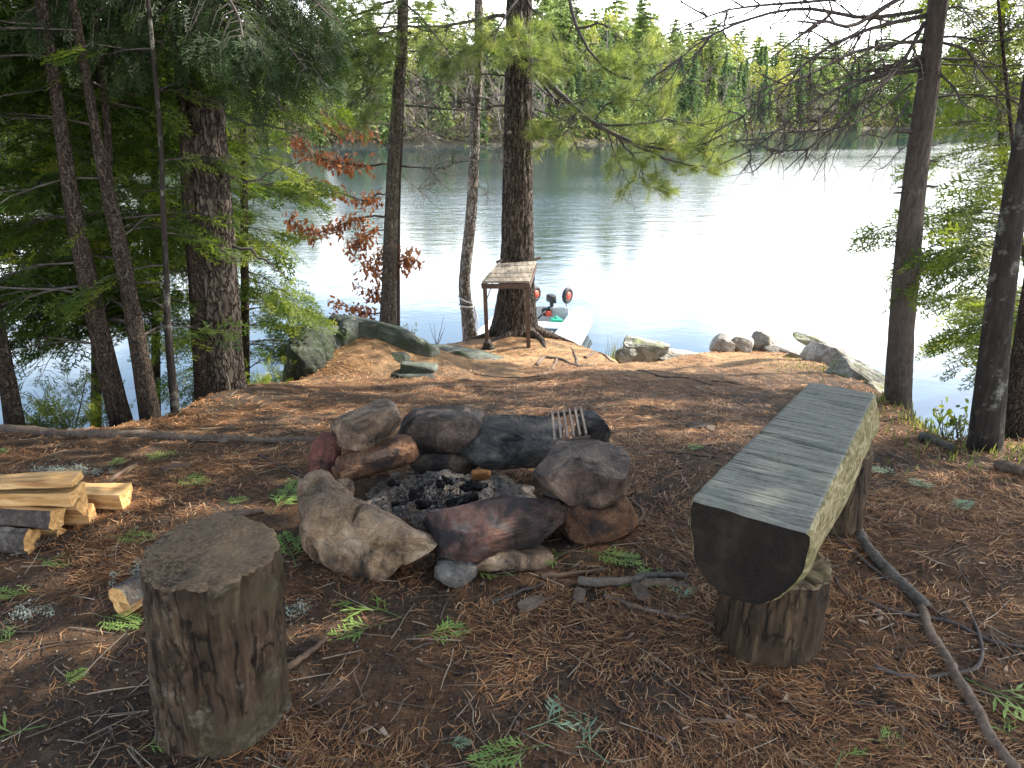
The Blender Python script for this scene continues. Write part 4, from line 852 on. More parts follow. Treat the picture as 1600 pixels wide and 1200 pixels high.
BOX = (np.array([(x, y, z) for z in (-.5, .5) for x, y in ((-.5, -.35), (.5, -.5), (.42, .5), (-.5, .38))]), np.array([(0, 3, 2, 1), (4, 5, 6, 7), (0, 1, 5, 4), (1, 2, 6, 5), (2, 3, 7, 6), (3, 0, 4, 7)]), None, np.zeros(8))
CH_V = BOX[0]*[1, .34, .16]+np.array([[0, 0, 0], [.1, -.1, .02], [0, .08, 0], [.12, 0, .05], [0, .05, 0], [-.18, .04, 0], [.06, -.1, -.03], [.1, 0, 0]]); CHIP = (CH_V, BOX[1], None, np.zeros(8))
place(mb, CHIP, ppos, rng.normal(0, 1, (len(ppos), 3)), rng.normal(0, 1, (len(ppos), 3)), rng.uniform(.004, .018, len(ppos)), rng.uniform(0, 1, len(ppos))**1.5)
a = M('ash_flakes'); AF = a.fin(a.bsdf(a.ramp(a.attr(), [(0, (.01, .01, .01)), (.45, (.04, .035, .03)), (.6, (.26, .2, .14)), (1, (.5, .47, .43))]), .95))
tag(mb.build('ash_flakes', AF, smooth=False), 'loose pale and black flakes scattered over the ash heap', 'ash', kind='stuff')
mb = MB(); tube(mb, [G(700, 790, .09), G(745, 775, .10)], [.022, .018], 8); o = mb.build('burnt_stick', CHAR, loc=G(700, 790, .09)); tag(o, 'short burnt stick end lying on the ash', 'stick')

# grill grate
IRON = mat_plain('rusty_iron', (.16, .12, .095), .75, .3, var=.4)
IRON_L = mat_plain('worn_iron', (.26, .20, .15), .7, .3, var=.45, scale=60)
ga, gb, gc, gd = G(862, 645, .26), G(908, 638, .27), G(917, 680, .245), G(866, 690, .235)
root = thing('grill_grate', (ga+gb+gc+gd)/4, 'small rusty cast iron grate of six bars resting on the back stones of the ring', 'grate')
def bar(mb, p, q, w, h): 
    p = np.array(p); q = np.array(q); d = q-p; L = np.linalg.norm(d); d /= L; s = np.cross(d, [0, 0, 1.]); s /= np.linalg.norm(s); u = np.cross(s, d)
    V = [m+s*a_*w/2+u*b_*h/2 for m in (p, q) for a_, b_ in ((-1, -1), (1, -1), (1, 1), (-1, 1))]; mb.add(V, [(0, 1, 2, 3), (7, 6, 5, 4), (0, 4, 5, 1), (1, 5, 6, 2), (2, 6, 7, 3), (3, 7, 4, 0)])
for k in range(6):
    f = (k+.1)/5.2; w = MB(); bar(w, ga+(gb-ga)*f, gd+(gc-gd)*f, .009, .02); part(w, 'bar', IRON_L, root, False)
w = MB(); bar(w, ga-[.01, 0, .012], gb+[.012, 0, -.012], .008, .016); part(w, 'frame', IRON, root, False); w = MB(); bar(w, gd-[.01, .002, .010], gc+[.012, -.002, -.010], .008, .018); part(w, 'frame', IRON, root, False)

# ------------------------------------------------------------------ log stool
def wood_side(name, dark, mid, light, green=None, zs=.1, scale=30, cracks=True, rot=None, pale=None):
    a = M(name); w = a.obj; v = a.map(w, (1, 1, zs)) if rot is None else a.map(w, (1, zs, 1))
    n1 = a.noise(v, scale, 8, .65, .5); n2 = a.noise(w, 6, 5, .6); n3 = a.noise(w, 70, 4, .6)
    c = a.ramp(n1, [(.3, dark), (.52, mid), (.72, light)]); c = a.mix(a.rng(n2, .45, .68, 0, .65), c, dark)
    if pale: c = a.mix(a.math('MULTIPLY', a.rng(a.noise(w, 9, 6, .7), .54, .66, 0, .6), a.rng(n3, .4, .6, 0, 1)), c, pale)
    if green: c = a.mix(a.rng(a.noise(w, 5, 5, .6), .48, .62, 0, .6), c, green)
    dn_ = a.n('ShaderNodeMapping'); va_ = a.n('ShaderNodeVectorMath', operation='ADD'); a.put(va_.inputs[0], a.map(w, (1, 1, .035) if rot is None else (1, 4, 4), (.3, .1, 0))); nq = a.n('ShaderNodeTexNoise'); a.put(nq.inputs['Vector'], a.map(w, (1, 1, .5))); nq.inputs['Scale'].default_value = 14; nq.inputs['Detail'].default_value = 6; vq = a.n('ShaderNodeVectorMath', operation='SCALE'); a.put(vq.inputs[0], nq.outputs['Color']); vq.inputs['Scale'].default_value = .05; a.put(va_.inputs[1], vq.outputs[0])
    ck = a.math('MAXIMUM', a.rng(a.vor(va_.outputs[0], 24, 'DISTANCE_TO_EDGE'), 0, .09, 0, 1), a.rng(a.noise(w, 5, 4), .42, .55, 0, 1))
    if cracks: c = a.mix(ck, tuple(x*.3 for x in dark), c)
    return a.fin(a.bsdf(c, .85, a.bump(n1, .8, .012, a.bump(n3, .3, .004)), spec=.2))
ST_SIDE = wood_side('weathered_stump_side', (.013, .009, .006), (.064, .043, .027), (.15, .108, .068), (.048, .044, .024), .10, 26, pale=(.22, .195, .155))
a = M('stump_top'); n1 = a.noise(a.obj, 5, 6, .65); n2 = a.noise(a.obj, 110, 3, .7); d = a.n('ShaderNodeVectorMath', operation='LENGTH'); a.put(d.inputs[0], a.map(a.obj, (1, 1, 0)))
rg_ = a.n('ShaderNodeMath', operation='SINE'); a.put(rg_.inputs[0], a.math('ADD', a.math('MULTIPLY', d.outputs['Value'], 420), a.math('MULTIPLY', n1, 10)))
ST_TOP = a.fin(a.bsdf(a.mix(a.rng(rg_.outputs[0], -1, 1, 0, .12), a.mix(a.rng(n2, .4, .65, 0, .7), a.ramp(n1, [(.38, (.022, .015, .009)), (.52, (.09, .062, .037)), (.66, (.17, .12, .07))]), (.19, .135, .08)), (.02, .013, .008)), .9, a.bump(n2, .5, .006)))
def log_post(mb, mbt, base, top, r0, r1, seed, amp=.05, n=72, step=.012, ell=(1, 1), cut=None, notch=None, tilt_top=(0, 0)):
    base = np.array(base); top = np.array(top); k = max(8, int(np.linalg.norm(top-base)/step)); u = np.linspace(0, 1, k)[:, None]; a = np.arange(n)*2*math.pi/n
    c = base+(top-base)*u[:, 0][:, None]; r = r0+(r1-r0)*u; r = r+.012*np.exp(-u*12)
    p = np.stack([np.cos(a)[None]*3.2*np.ones((k, 1)), np.sin(a)[None]*3.2*np.ones((k, 1)), u*1.2*np.ones((1, n))], -1)+seed*5
    g = 1-np.abs(fbm(p*2.2, seed, 3))*2
    rr = r*(1+amp*(g-.6)+.13*fbm(p*.5, seed+3, 2)+.03*fbm(p*6, seed+5, 2)-.05*np.maximum(0, g-.86)*8*amp/.05)
    V = np.stack([c[:, 0][:, None]+np.cos(a)[None]*rr*ell[0], c[:, 1][:, None]+np.sin(a)[None]*rr*ell[1], c[:, 2][:, None]+0*rr], -1)
    V[..., 2] += (u**4)*(tilt_top[0]*np.cos(a)+tilt_top[1]*np.sin(a)+.012*fbm(np.stack([np.cos(a)*3, np.sin(a)*3, 0*a], -1)+seed, 5, 4))[None]
    i = np.arange(k-1)[:, None]*n; j = np.arange(n)[None]; j2 = (j+1) % n; mb.add(V.reshape(-1, 3), np.stack([i+j, i+j2, i+n+j2, i+n+j], -1).reshape(-1, 4))
    ring = V[-1]; cc = ring.mean(0); rings = [cc+(ring-cc)*f+np.array([0, 0, (.006 if f < .97 else 0)]) for f in (1, .96, .85, .7, .5, .3, .1)]
    W = np.array(rings); W[1:, :, 2] += fbm(W[1:]*14, seed, 3)*.010+np.minimum(0, np.abs(fbm(W[1:]*5, seed+2, 2))-.035)*.25; q = []
    for x in range(len(rings)-1):
        for y in range(n): q.append((x*n+y, x*n+(y+1) % n, (x+1)*n+(y+1) % n, (x+1)*n+y))
    W = W.reshape(-1, 3); W = np.vstack([W, [cc+[0, 0, .006]]]); b = (len(rings)-1)*n
    mbt.add(W, q, [(b+y, b+(y+1) % n, len(W)-1) for y in range(n)])
sb = G(346, 1150, 0); sb = np.array([sb[0], sb[1]+.05, -.03]); 
FOOT = G(347, 1188, 0); sc_ = XYp(347, FOOT[1]+.168, -.03); tp = XYp(329, G(329, 858, .52)[1], .515)
root = thing('log_stool', sc_, 'upright weathered log stump used as a stool, front left', 'stump')
s1, s2 = MB(), MB(); log_post(s1, s2, sc_, tp, .168, .156, 4, .09, 110, .008, (1, .96), tilt_top=(-.005, .012)); part(s1, 'side', ST_SIDE, root); part(s2, 'cut_top', ST_TOP, root)

# ------------------------------------------------------------------ log bench
a = M('bench_top_wood'); o_ = a.obj; g = a.noise(a.map(o_, (1.0, 16, 1), rot=(0, 0, R(12))), 6, 7, .62, .3); g2 = a.noise(a.map(o_, (1, 22, 1), rot=(0, 0, R(10))), 3.2, 5, .7, .2); m_ = a.noise(o_, 4, 4); kn = a.noise(o_, 50, 4)
c_ = a.ramp(g, [(.3, (.065, .066, .054)), (.5, (.15, .15, .128)), (.7, (.27, .27, .235))])
c_ = a.mix(a.rng(m_, .4, .62, 0, .45), c_, (.115, .14, .09)); c_ = a.mix(a.rng(g2, .53, .61, 0, .9), c_, (.025, .03, .02)); c_ = a.mix(a.rng(kn, .35, .7, 0, .15), c_, (.5, .48, .42))
B_TOP = a.fin(a.bsdf(c_, .8, a.bump(a.math('ADD', g, a.math('MULTIPLY', a.rng(g2, .58, .7, 0, -1.), 1)), .55, .01), spec=.25))
a = M('bench_side_wood'); g = a.noise(a.map(a.obj, (1.6, .5, 1.6)), 22, 8, .68, 1.2); m_ = a.noise(a.obj, 5, 5); v_ = a.noise(a.map(a.obj, (1, .35, 1)), 60, 4, .7)
c_ = a.ramp(g, [(.34, (.05, .038, .018)), (.48, (.17, .14, .066)), (.64, (.36, .325, .20))]); c_ = a.mix(a.rng(m_, .42, .66, 0, .5), c_, (.12, .13, .042)); c_ = a.mix(a.rng(v_, .62, .72, 0, .7), c_, (.05, .04, .02))
B_SIDE = a.fin(a.bsdf(c_, .85, a.bump(g, .7, .012), spec=.2))
a = M('dark_end_grain'); n1 = a.noise(a.obj, 7, 6, .65); ln_ = a.n('ShaderNodeVectorMath', operation='LENGTH'); a.put(ln_.inputs[0], a.map(a.obj, (1, 0, 1), (0, 0, .12))); sn_ = a.n('ShaderNodeMath', operation='SINE'); a.put(sn_.inputs[0], a.math('ADD', a.math('MULTIPLY', ln_.outputs['Value'], 520), a.math('MULTIPLY', n1, 14))); n2 = a.math('ADD', a.math('MULTIPLY', sn_.outputs[0], .12), a.noise(a.obj, 60, 4))
B_END = a.fin(a.bsdf(a.mix(a.rng(n2, .4, .7, 0, .3), a.ramp(n1, [(.38, (.005, .004, .003)), (.55, (.012, .009, .007)), (.7, (.032, .024, .017))]), (.03, .022, .016)), .85, a.bump(n2, .4, .005), spec=.2))
N0, N1 = np.array([.628, 1.81, .50]), np.array([1.375, 3.00, .432]); ax = N1-N0; BL = np.linalg.norm(ax); ax /= BL; sd = np.cross(ax, [0, 0, 1.]); sd /= np.linalg.norm(sd); upv = np.cross(sd, ax)
root = thing('log_bench', (1.0, 2.4, 0), 'long bench of a halved log with mossy grey flat seat on two log posts, right', 'bench')
def prof(u):
    """closed outline of the half log: flat top corner to corner, round belly"""
    w = .158*(1-u)+.128*u; dp = .275*(1-u)+.24*u; bulge = .008+.045*u**.6
    pts = []
    for x in np.linspace(-1, 1, 25): pts.append((x*w, 0))
    for th in np.linspace(0, math.pi, 60)[1:-1]:
        x = math.copysign(abs(math.cos(th))**.72, math.cos(th)); z = math.sin(th)**.86; pts.append((x*(w+bulge*math.sin(min(th, math.pi-th)*2)), -dp*z))
    return np.array(pts)
ks = 150; rngs = []; us = np.linspace(0, 1, ks)
for u in us:
    p = prof(u); e = min(u, 1-u)*BL; rd = 1-.04*math.exp(-e/.006)
    q = N0+ax*u*BL+sd*(p[:, 0]*rd)[:, None]+upv*(p[:, 1]*rd-.006*math.exp(-e/.008))[:, None]; rngs.append(q)
W = np.array(rngs); n = W.shape[1]; ctr = W.mean(1)[:, None]; nn = W-ctr; nn /= np.linalg.norm(nn, axis=2)[..., None]
top_m = (np.arange(n) < 25)[None, :, None]; loc = (W-N0)@np.stack([ax, sd, upv]).T
grv = fbm(np.stack([loc[..., 0]*24+loc[..., 1]*3, loc[..., 1]*2, 0*loc[..., 0]], -1), 2, 3)
W = W+np.where(top_m, upv*(np.minimum(grv+.18, 0)*.026+grv*.003)[..., None], nn*(fbm(loc*np.array([4, 9, 9]), 5, 4)*.022+fbm(loc*np.array([18, 40, 40]), 6, 3)*.004)[..., None])
for e_, sg_ in ((0, -1), (24, 1)):
    cn_ = fbm(np.stack([loc[:, e_, 1]*9, loc[:, e_, 1]*0+e_, loc[:, e_, 1]*0], -1), 31, 4); cut_ = np.minimum(cn_+.1, 0)*.03+cn_*.006
    for st_, w_ in ((0, 1.), (1, .6), (2, .3)): W[:, e_-sg_*st_] += sd*(sg_*cut_*w_-.003*sg_*w_)[:, None]-upv*(np.abs(cut_)*.35*w_)[:, None]
mbp, mbs, mbe = MB(), MB(), MB()
i = np.arange(ks-1)[:, None]*n; j = np.arange(n)[None]; j2 = (j+1) % n; Q = np.stack([i+j2, i+j, i+n+j, i+n+j2], -1)
mb = MB(); mats = np.broadcast_to(np.where(np.arange(n) < 24, 0, 1)[None], (ks-1, n))
m0 = mats.reshape(-1) == 0; Qf = Q.reshape(-1, 4); mb.add(W.reshape(-1, 3), Qf[m0], mat=0); mb.q.append(Qf[~m0]); mb.qm.append(np.full((~m0).sum(), 1))
for e, flip in ((0, 1), (ks-1, 0)):
    rg2 = W[e]; c = rg2.mean(0)+upv*.01; k = mb.n; mid = (rg2+c)/2+fbm(((rg2+c)/2)*20, 2, 2)[:, None]*ax*.003
    mb.add(np.vstack([rg2, mid, [c]]), [(y, (y+1) % n, n+(y+1) % n, n+y) if flip else (n+y, n+(y+1) % n, (y+1) % n, y) for y in range(n)], [(n+y, n+(y+1) % n, 2*n) if flip else (2*n, n+(y+1) % n, n+y) for y in range(n)], mat=2)
seat = mb.build('seat', [B_TOP, B_SIDE, B_END]); 
# seat gets its own frame so the grain runs across it
Mx = Matrix(((sd[0], ax[0], upv[0], N0[0]), (sd[1], ax[1], upv[1], N0[1]), (sd[2], ax[2], upv[2], N0[2]), (0, 0, 0, 1)))
seat.data.transform(Mx.inverted()); seat.parent = root; seat.matrix_local = Matrix.Translation(-Vector(root.location)) @ Mx
LEG_S = wood_side('bench_post_side', (.012, .008, .005), (.048, .032, .019), (.11, .076, .042), None, .12, 24)
LEG_T = wood_side('bench_post_top', (.06, .045, .03), (.15, .11, .065), (.24, .18, .11), (.10, .10, .05), 1, 12)
l0 = np.array([.775, 1.955, -.03]); 
for b, t_, r0, r1, sdv in ((l0, l0+[.012, .0, .285], .162, .145, 6), (np.array([1.205, 2.62, -.04]), np.array([1.25, 2.68, .30]), .128, .118, 8)):
    s1, s2 = MB(), MB(); log_post(s1, s2, b, t_, r0, r1, sdv, .05, 80, .01); lo = part(s1, 'leg', LEG_S, root); part(s2, 'cut_top', LEG_T, root).parent = lo

# ------------------------------------------------------------------ firewood
a = M('split_wood'); g = a.noise(a.map(a.obj, (.18, 2.2, 2.2)), 22, 7, .6, .2); m_ = a.noise(a.obj, 9, 4)
W_FACE = a.fin(a.bsdf(a.mix(a.rng(m_, .4, .7, 0, .4), a.mix(a.rng(a.noise(a.map(a.obj, (.12, 1.6, 1.6)), 60, 5, .7), .52, .66, 0, .7), a.ramp(g, [(.35, (.28, .14, .05)), (.48, (.50, .30, .12)), (.65, (.64, .44, .22))]), (.22, .11, .045)), (.40, .20, .07)), .7, a.bump(g, .5, .006)))
a = M('split_wood_end'); g = a.noise(a.obj, 60, 5, .7); W_END = a.fin(a.bsdf(a.ramp(g, [(.3, (.33, .16, .05)), (.5, (.56, .32, .12)), (.7, (.68, .45, .2))]), .8, a.bump(g, .5, .005)))
W_BARK = mat_bark('firewood_bark', (.012, .010, .009), (.05, .04, .035), (.15, .13, .11), 1, 30, (.30, .30, .27), .9, .54, 0)
def firewood(name, end, L, yaw, pitch, prof_pts, bark_edges, seed, label, group='split firewood pieces in the pile', cat='firewood'):
    """prof_pts: outline (y,z) of the cross-section; bark_edges: outline edges that carry bark"""
    k = 24; P_ = np.array(prof_pts, float); out = []; eb = []
    for e in range(len(P_)):
        A, B = P_[e], P_[(e+1) % len(P_)]
        for s in range(7): out.append(A+(B-A)*s/7); eb.append(e in bark_edges)
    out = np.array(out); n = len(out); V = []
    for x in np.linspace(0, -L, k):
        p = np.stack([np.full(n, x), out[:, 0], out[:, 1]], 1); c = np.array([x, *out.mean(0)]); d = p-c; d /= np.linalg.norm(d, axis=1)[:, None]+1e-6
        V.append(p+d*(fbm(p*np.array([7, 25, 25])+seed, seed, 3)*.008+fbm(p*np.array([9, 90, 90])+seed, seed+1, 3)*.005)[:, None])
    V = np.array(V); V[0, :, 0] += fbm(V[0]*50+seed, 3, 2)*.006; Rm = rotm(yaw, 0, pitch); m = MB()
    i = np.arange(k-1)[:, None]*n; j = np.arange(n)[None]; Q = np.stack([i+j, i+(j+1) % n, i+n+(j+1) % n, i+n+j], -1).reshape(-1, 4); bm_ = np.tile(np.array(eb), k-1)
    W = V.reshape(-1, 3)@Rm.T; m.add(W, Q[~bm_], mat=0); m.q.append(Q[bm_]); m.qm.append(np.full(bm_.sum(), 1))
    for e in (0, k-1):
        r_ = V[e]@Rm.T; c = r_.mean(0); h = (r_+c)/2+(Rm@np.array([1, 0, 0]))*(fbm(r_*70, seed, 2)*.004)[:, None]; m.add(np.vstack([r_, h, [c]]), [(y, n+y, n+(y+1) % n, (y+1) % n) for y in range(n)], [(n+y, 2*n, n+(y+1) % n) for y in range(n)], mat=2)
    o = m.build(name, [W_FACE, W_BARK, W_END], smooth=False); o.location = end; return tag(o, label, cat, group)
arc = lambda r, a0, a1, n=6: [(r*math.cos(R(t)), r*math.sin(R(t))) for t in np.linspace(a0, a1, n)]
firewood('split_log', G(122, 747, .225), .50, 3, -2, [(-.045, -.012), (.04, -.016), (.045, .012), (-.04, .012)], [0], 1, 'thin split slab lying topmost on the firewood pile')
firewood('split_log', G(121, 771, .165), .48, 1, 0, [(-.05, -.026), (.045, -.022), (.05, .022), (-.052, .026)], [], 2, 'thick pale squared split log, second from the top of the pile')
firewood('split_log', G(104, 803, .088)+[0, -.05, .012], .46, -5, 1, [(-.055, -.012)]+arc(.05, 215, 300, 3)+[(.05, .02), (-.03, .042)], [0, 1, 2, 5], 3, 'split log with mottled black bark facing the front, middle of the pile')
firewood('split_log', G(60, 836, .042)+[0, -.03, 0], .40, -4, 0, arc(.052, 100, 290, 7)+[(.04, .02)], [0, 1, 2, 3, 4, 5], 4, 'dark barked half round log, lowest in front of the firewood pile')
firewood('split_log', G(198, 777, .045), .42, -3, 0, [(-.045, -.03), (.0, -.045), (.05, .0), (.045, .04), (-.048, .034)], [1], 5, 'pale split log sticking out farthest to the right of the pile')
firewood('split_log', G(128, 787, .095), .40, 2, 0, arc(.052, -80, 60, 6)+[(-.045, .0)], [0, 1, 2, 3, 4], 6, 'half round split log whose curved end shows under the squared one')
firewood('split_log', G(143, 803, .032), .38, 4, 0, [(-.03, -.032), (.04, -.03), (.03, .03), (-.02, .032)], [], 7, 'short pale piece low between the long right log and the barked logs')
firewood('split_log', G(92, 829, .026), .36, -2, 0, [(-.03, -.026), (.04, -.026), (.01, .03)], [], 8, 'small wedge of split wood on the ground behind the lowest barked log')
firewood('log_chunk', G(186, 940, .052), .20, 62-180+0, 0, arc(.05, 0, 300, 9)+[(0, .0)], [0, 1, 2, 3, 4, 5], 9, 'short broken chunk of orange brown wood lying behind the stool', None, 'firewood')
# pine cone
mb = MB(); c0, c1 = G(55, 852, .018), G(88, 839, .02); ax_ = c1-c0; L_ = np.linalg.norm(ax_); ax_ /= L_; tube(mb, [c0, c1], [.010, .008], 8)
for k in range(70):
    f = k/70; a_ = k*2.4; s_ = np.cross(ax_, [0, 0, 1.]); s_ /= np.linalg.norm(s_); u_ = np.cross(s_, ax_); d_ = s_*math.cos(a_)+u_*math.sin(a_); r_ = .017*(math.sin(math.pi*(f*.8+.15)))+.003; p_ = c0+ax_*L_*f; w_ = np.cross(d_, ax_)*.006
    mb.add([p_+d_*.004-w_, p_+d_*r_+ax_*.004-w_*.8, p_+d_*(r_+.003)+ax_*.008, p_+d_*r_+ax_*.004+w_*.8, p_+d_*.004+w_], [(0, 1, 3, 4)], [(1, 2, 3)])
tag(mb.build('pine_cone', mat_plain('cone_brown', (.12, .085, .06), .8, var=.4), loc=c0, smooth=False), 'long narrow grey brown pine cone on the ground in front of the firewood', 'pine cone')

# ------------------------------------------------------------------ small table
PLANK = wood_side('grey_table_planks', (.16, .13, .10), (.36, .31, .25), (.58, .53, .45), None, .1, 22, rot=1)
PAINT = mat_plain('brown_painted_steel', (.10, .065, .05), .6, .2, var=.3)
TY = 8.45; f0, f1 = P(753, 441, TY), P(827, 441, TY); b0, b1 = P(778, 413, TY+.42), P(838, 409, TY+.42)
root = thing('table', (hit(790, 550)), 'small wooden topped table on thin brown steel legs in front of the pine trunk', 'table')
for k in range(5):
    a0, a1 = k/5+.01, (k+1)/5-.01; w = MB(); q = [f0+(b0-f0)*a0, f1+(b1-f1)*a0, f1+(b1-f1)*a1, f0+(b0-f0)*a1]; up_ = np.array([0, 0, .011]); dn = -up_*(1+.3*(k % 2))
    w.add([x+dn for x in q]+[x+up_*(1+.15*(k % 3)) for x in q], [(0, 3, 2, 1), (4, 5, 6, 7), (0, 1, 5, 4), (1, 2, 6, 5), (2, 3, 7, 6), (3, 0, 4, 7)]); part(w, 'plank', PLANK, root, False)
w = MB(); dz = np.array([0, 0, -.045]); 
for p_, q_ in ((f0, f1), (b0, b1), (f0, b0), (f1, b1)): bar(w, p_+dz, q_+dz, .018, .055)
part(w, 'frame', PAINT, root, False)
for (lx, ly), tpt in (((762, 550), f0+(f1-f0)*.06), ((826, 549), f1-(f1-f0)*.04)):
    w = MB(); g_ = P(lx, ly, TY); g_[2] -= .05; bar(w, g_, tpt+dz, .045, .045); part(w, 'leg', PAINT, root, False)
for p_, q_ in ((b0, f0+(f1-f0)*.03+[0, .02, -.3]), (b1, P(800, 500, TY+.2))):
    w = MB(); tube(w, [p_+dz, q_], .006, 6); part(w, 'brace', PAINT, root)
w = MB()
for p_ in (b0, b1): bar(w, p_+[-.02, .01, .02], p_+[.05, .03, .045], .02, .03)
part(w, 'bracket', IRON, root, False)
mb = MB(); c = P(763, 548, TY-.02); V, T = ICO[4]; W = V*[.07, .06, .12]; W[:, 0] *= 1.2-.8*np.clip(W[:, 2]/.12, -1, 1); W += V*fbm(W*18, 4, 3)[:, None]*.03; mb.add(W+c+[0, 0, .02], None, T)
tag(mb.build('root_stub', BARK_DARK, loc=c), 'small dark broken root stub round the left leg of the table', 'stump')

# ------------------------------------------------------------------ inflatable boat
HYP = mat_plain('white_hypalon', (.78, .79, .80), .45, var=.05, scale=3); GREYR = mat_plain('grey_rubber', (.28, .29, .30), .6, var=.1); BLK = mat_plain('black_rubber', (.02, .02, .022), .6, var=.2); REDP = mat_plain('red_rim', (.55, .07, .04), .5, var=.1)
GRN = mat_plain('green_plastic', (.03, .38, .22), .4, var=.1); ALU = mat_plain('grey_plywood', (.40, .41, .42), .5, var=.1); CHR = mat_plain('metal_tube', (.6, .6, .6), .3, .9)
Sx = np.array([.47, 11.75, LAKE+.17]); dax = np.array([-.23, -.973, 0.]); dax /= np.linalg.norm(dax); dr = np.array([-dax[1], dax[0], 0.]); dr = dr if dr[0] > 0 else -dr
def BP(a_, s_, z_): return Sx+dax*a_+dr*s_+np.array([0, 0, z_])
root = thing('inflatable_boat', Sx, 'white inflatable boat with raised launching wheels moored at the shore behind the pine', 'boat')
for s_ in (1, -1):
    w = MB(); cl = spline([BP(-.42, .56*s_, .04), BP(-.05, .56*s_, .03), BP(.9, .56*s_, .03), BP(1.6, .52*s_, .06), BP(2.1, .36*s_, .14), BP(2.38, 0.0*s_, .2)], 40)
    rr = np.full(40, .205); rr[:4] = [.05, .12, .17, .195]; tube(w, cl, rr, 28); tb_ = part(w, 'tube', HYP, root)
    w = MB(); tube(w, cl[3:36]+dr*.195*s_+[0, 0, -.02], .022, 8); tube(w, cl[3:36]+dr*.19*s_+[0, 0, -.065], .014, 8); part(w, 'rub_strake', GREYR, root).parent = tb_
w = MB(); w.add([BP(0, -.42, -.06), BP(0, .42, -.06), BP(1.7, .38, -.04), BP(1.7, -.38, -.04)], [(0, 1, 2, 3)]); w.add([BP(0, -.42, -.1), BP(0, .42, -.1), BP(1.7, .38, -.1), BP(1.7, -.38, -.1)], [(3, 2, 1, 0)]); part(w, 'floor', GREYR, root, False)
w = MB(); bar(w, BP(0, -.42, .10), BP(0, .42, .10), .035, .36); part(w, 'transom', ALU, root, False)
w = MB(); bar(w, BP(.75, -.5, .19), BP(.75, .5, .19), .24, .03); part(w, 'thwart', HYP, root, False)
wa = np.array([.80, -.6, 0]); wa /= np.linalg.norm(wa)
for s_ in (-.30, .30):
    cw = BP(-.02, .14+s_*.85, .47); w = MB(); th = np.linspace(0, PI2, 33); up3 = np.array([0, 0, 1.]); ws = np.cross(wa, up3)
    ringp = np.array([cw+(ws*math.cos(t_)+up3*math.sin(t_))*.092 for t_ in th]); 
    tube(w, ringp, .036, 12, cap=False); tyre = part(w, 'wheel', BLK, root)
    w = MB(); tube(w, [cw-wa*.03, cw+wa*.03], [.062, .062], 20); rim = part(w, 'rim', REDP, root); rim.parent = tyre
    w = MB(); tube(w, [cw+wa*.03, cw-wa*.06, BP(-.03, .14+s_*.95, .15)], .013, 8); part(w, 'wheel_arm', CHR, root).parent = tyre
w = MB(); V, T = stone_verts((.12, .2, .13), 3, 4, 3, .005, .8); w.add(V@rotm(20).T+BP(-.05, .14, .40), None, T); part(w, 'motor', BLK, root)
w = MB(); tube(w, spline([BP(-.05, .14, .40), BP(-.02, .15, .28), BP(.0, .13, .18)], 8), .032, 10); tube(w, [BP(.0, .12, .28), BP(.3, .0, .16)], .014, 8); tube(w, [BP(-.08, .14, .3), BP(-.14, .14, -.5)], .03, 10); V, T = stone_verts((.16, .12, .12), 8, 4, 3, .01, .8); w.add(V+BP(.02, .08, .2), None, T); part(w, 'motor_bracket', BLK, root)
w = MB(); V, T = stone_verts((.09, .09, .08), 9, 4, 2, .01, .6); w.add(V+BP(.08, .12, .19), None, T); part(w, 'fuel_bulb', REDP, root)
V, T = stone_verts((.17, .15, .15), 5, 4, 2, .004, .9); mb = MB(); mb.add(V@rotm(15).T, None, T); tube(mb, [(0, 0, .06), (0, 0, .11)], .025, 10); o = mb.build('bucket', GRN); o.location = BP(.28, .28, .10); tag(o, 'small bright green plastic jerry can inside the boat', 'can')
mb = MB(); c = P(769, 509, 9.75); V, T = stone_verts((.14, .16, .26), 15, 4, 4, .03, .5); mb.add(V, None, T); tube(mb, spline([(-.1, 0, .02), (-.05, 0, .15), (.04, 0, .17), (.1, 0, .1)], 12), .025, 8); o = mb.build('black_bag', BLK); o.location = (c[0], c[1], H(c[0], c[1])+.10 if H(c[0], c[1]) > LAKE else c[2]); tag(o, 'black rounded bag behind the left leg of the table, against the pine roots', 'bag')

# ------------------------------------------------------------------ shore rocks and outcrop
S_MOSS = mat_stone('green_lichen_rock', (.05, .058, .045), (.12, .135, .105), (.22, .235, .19), 0, 4, (.07, .09, .035), 11)
S_PALE = mat_stone('pale_shore_rock', (.22, .20, .17), (.44, .40, .34), (.62, .57, .50), 0, 5, None, 12)
S_PMOS = mat_stone('pale_mossy_rock', (.14, .14, .11), (.30, .28, .23), (.50, .47, .40), 0, 5, (.17, .20, .05), 13)
S_CLIF = mat_stone('dark_mossy_cliff', (.012, .014, .010), (.035, .042, .028), (.08, .09, .06), 0, 4, (.03, .045, .015), 14)
OUT = 'rock outcrop on the left of the point'
def rock_at(name, px, py, Y, dims, rz, mat, label, group=None, seed=1, tilt=(0, 0), sub=5, cat='rock', dz=0, **k):
    c = P(px, py, Y); c[2] += dz; return stone(name, 0, 0, tuple(c), tuple(1.25*q for q in dims), rz, mat, label, cat, group, seed, tilt, sub, **k)
rock_at('rock', 602, 534, 7.5, (.95, .45, .30), -13, S_MOSS, 'long slanting green grey slab on top of the outcrop', OUT, 31, (-14, 10), 6, boxy=.8, cuts=8)
rock_at('rock', 541, 526, 7.3, (.24, .3, .3), -10, S_MOSS, 'rounded green knob at the left end of the long slanting slab', OUT, 32, (0, 0), 5)
rock_at('rock', 515, 533, 7.2, (.26, .26, .20), 20, S_MOSS, 'small dark mossy block left of the rounded green knob', OUT, 33, (0, -15), 5)
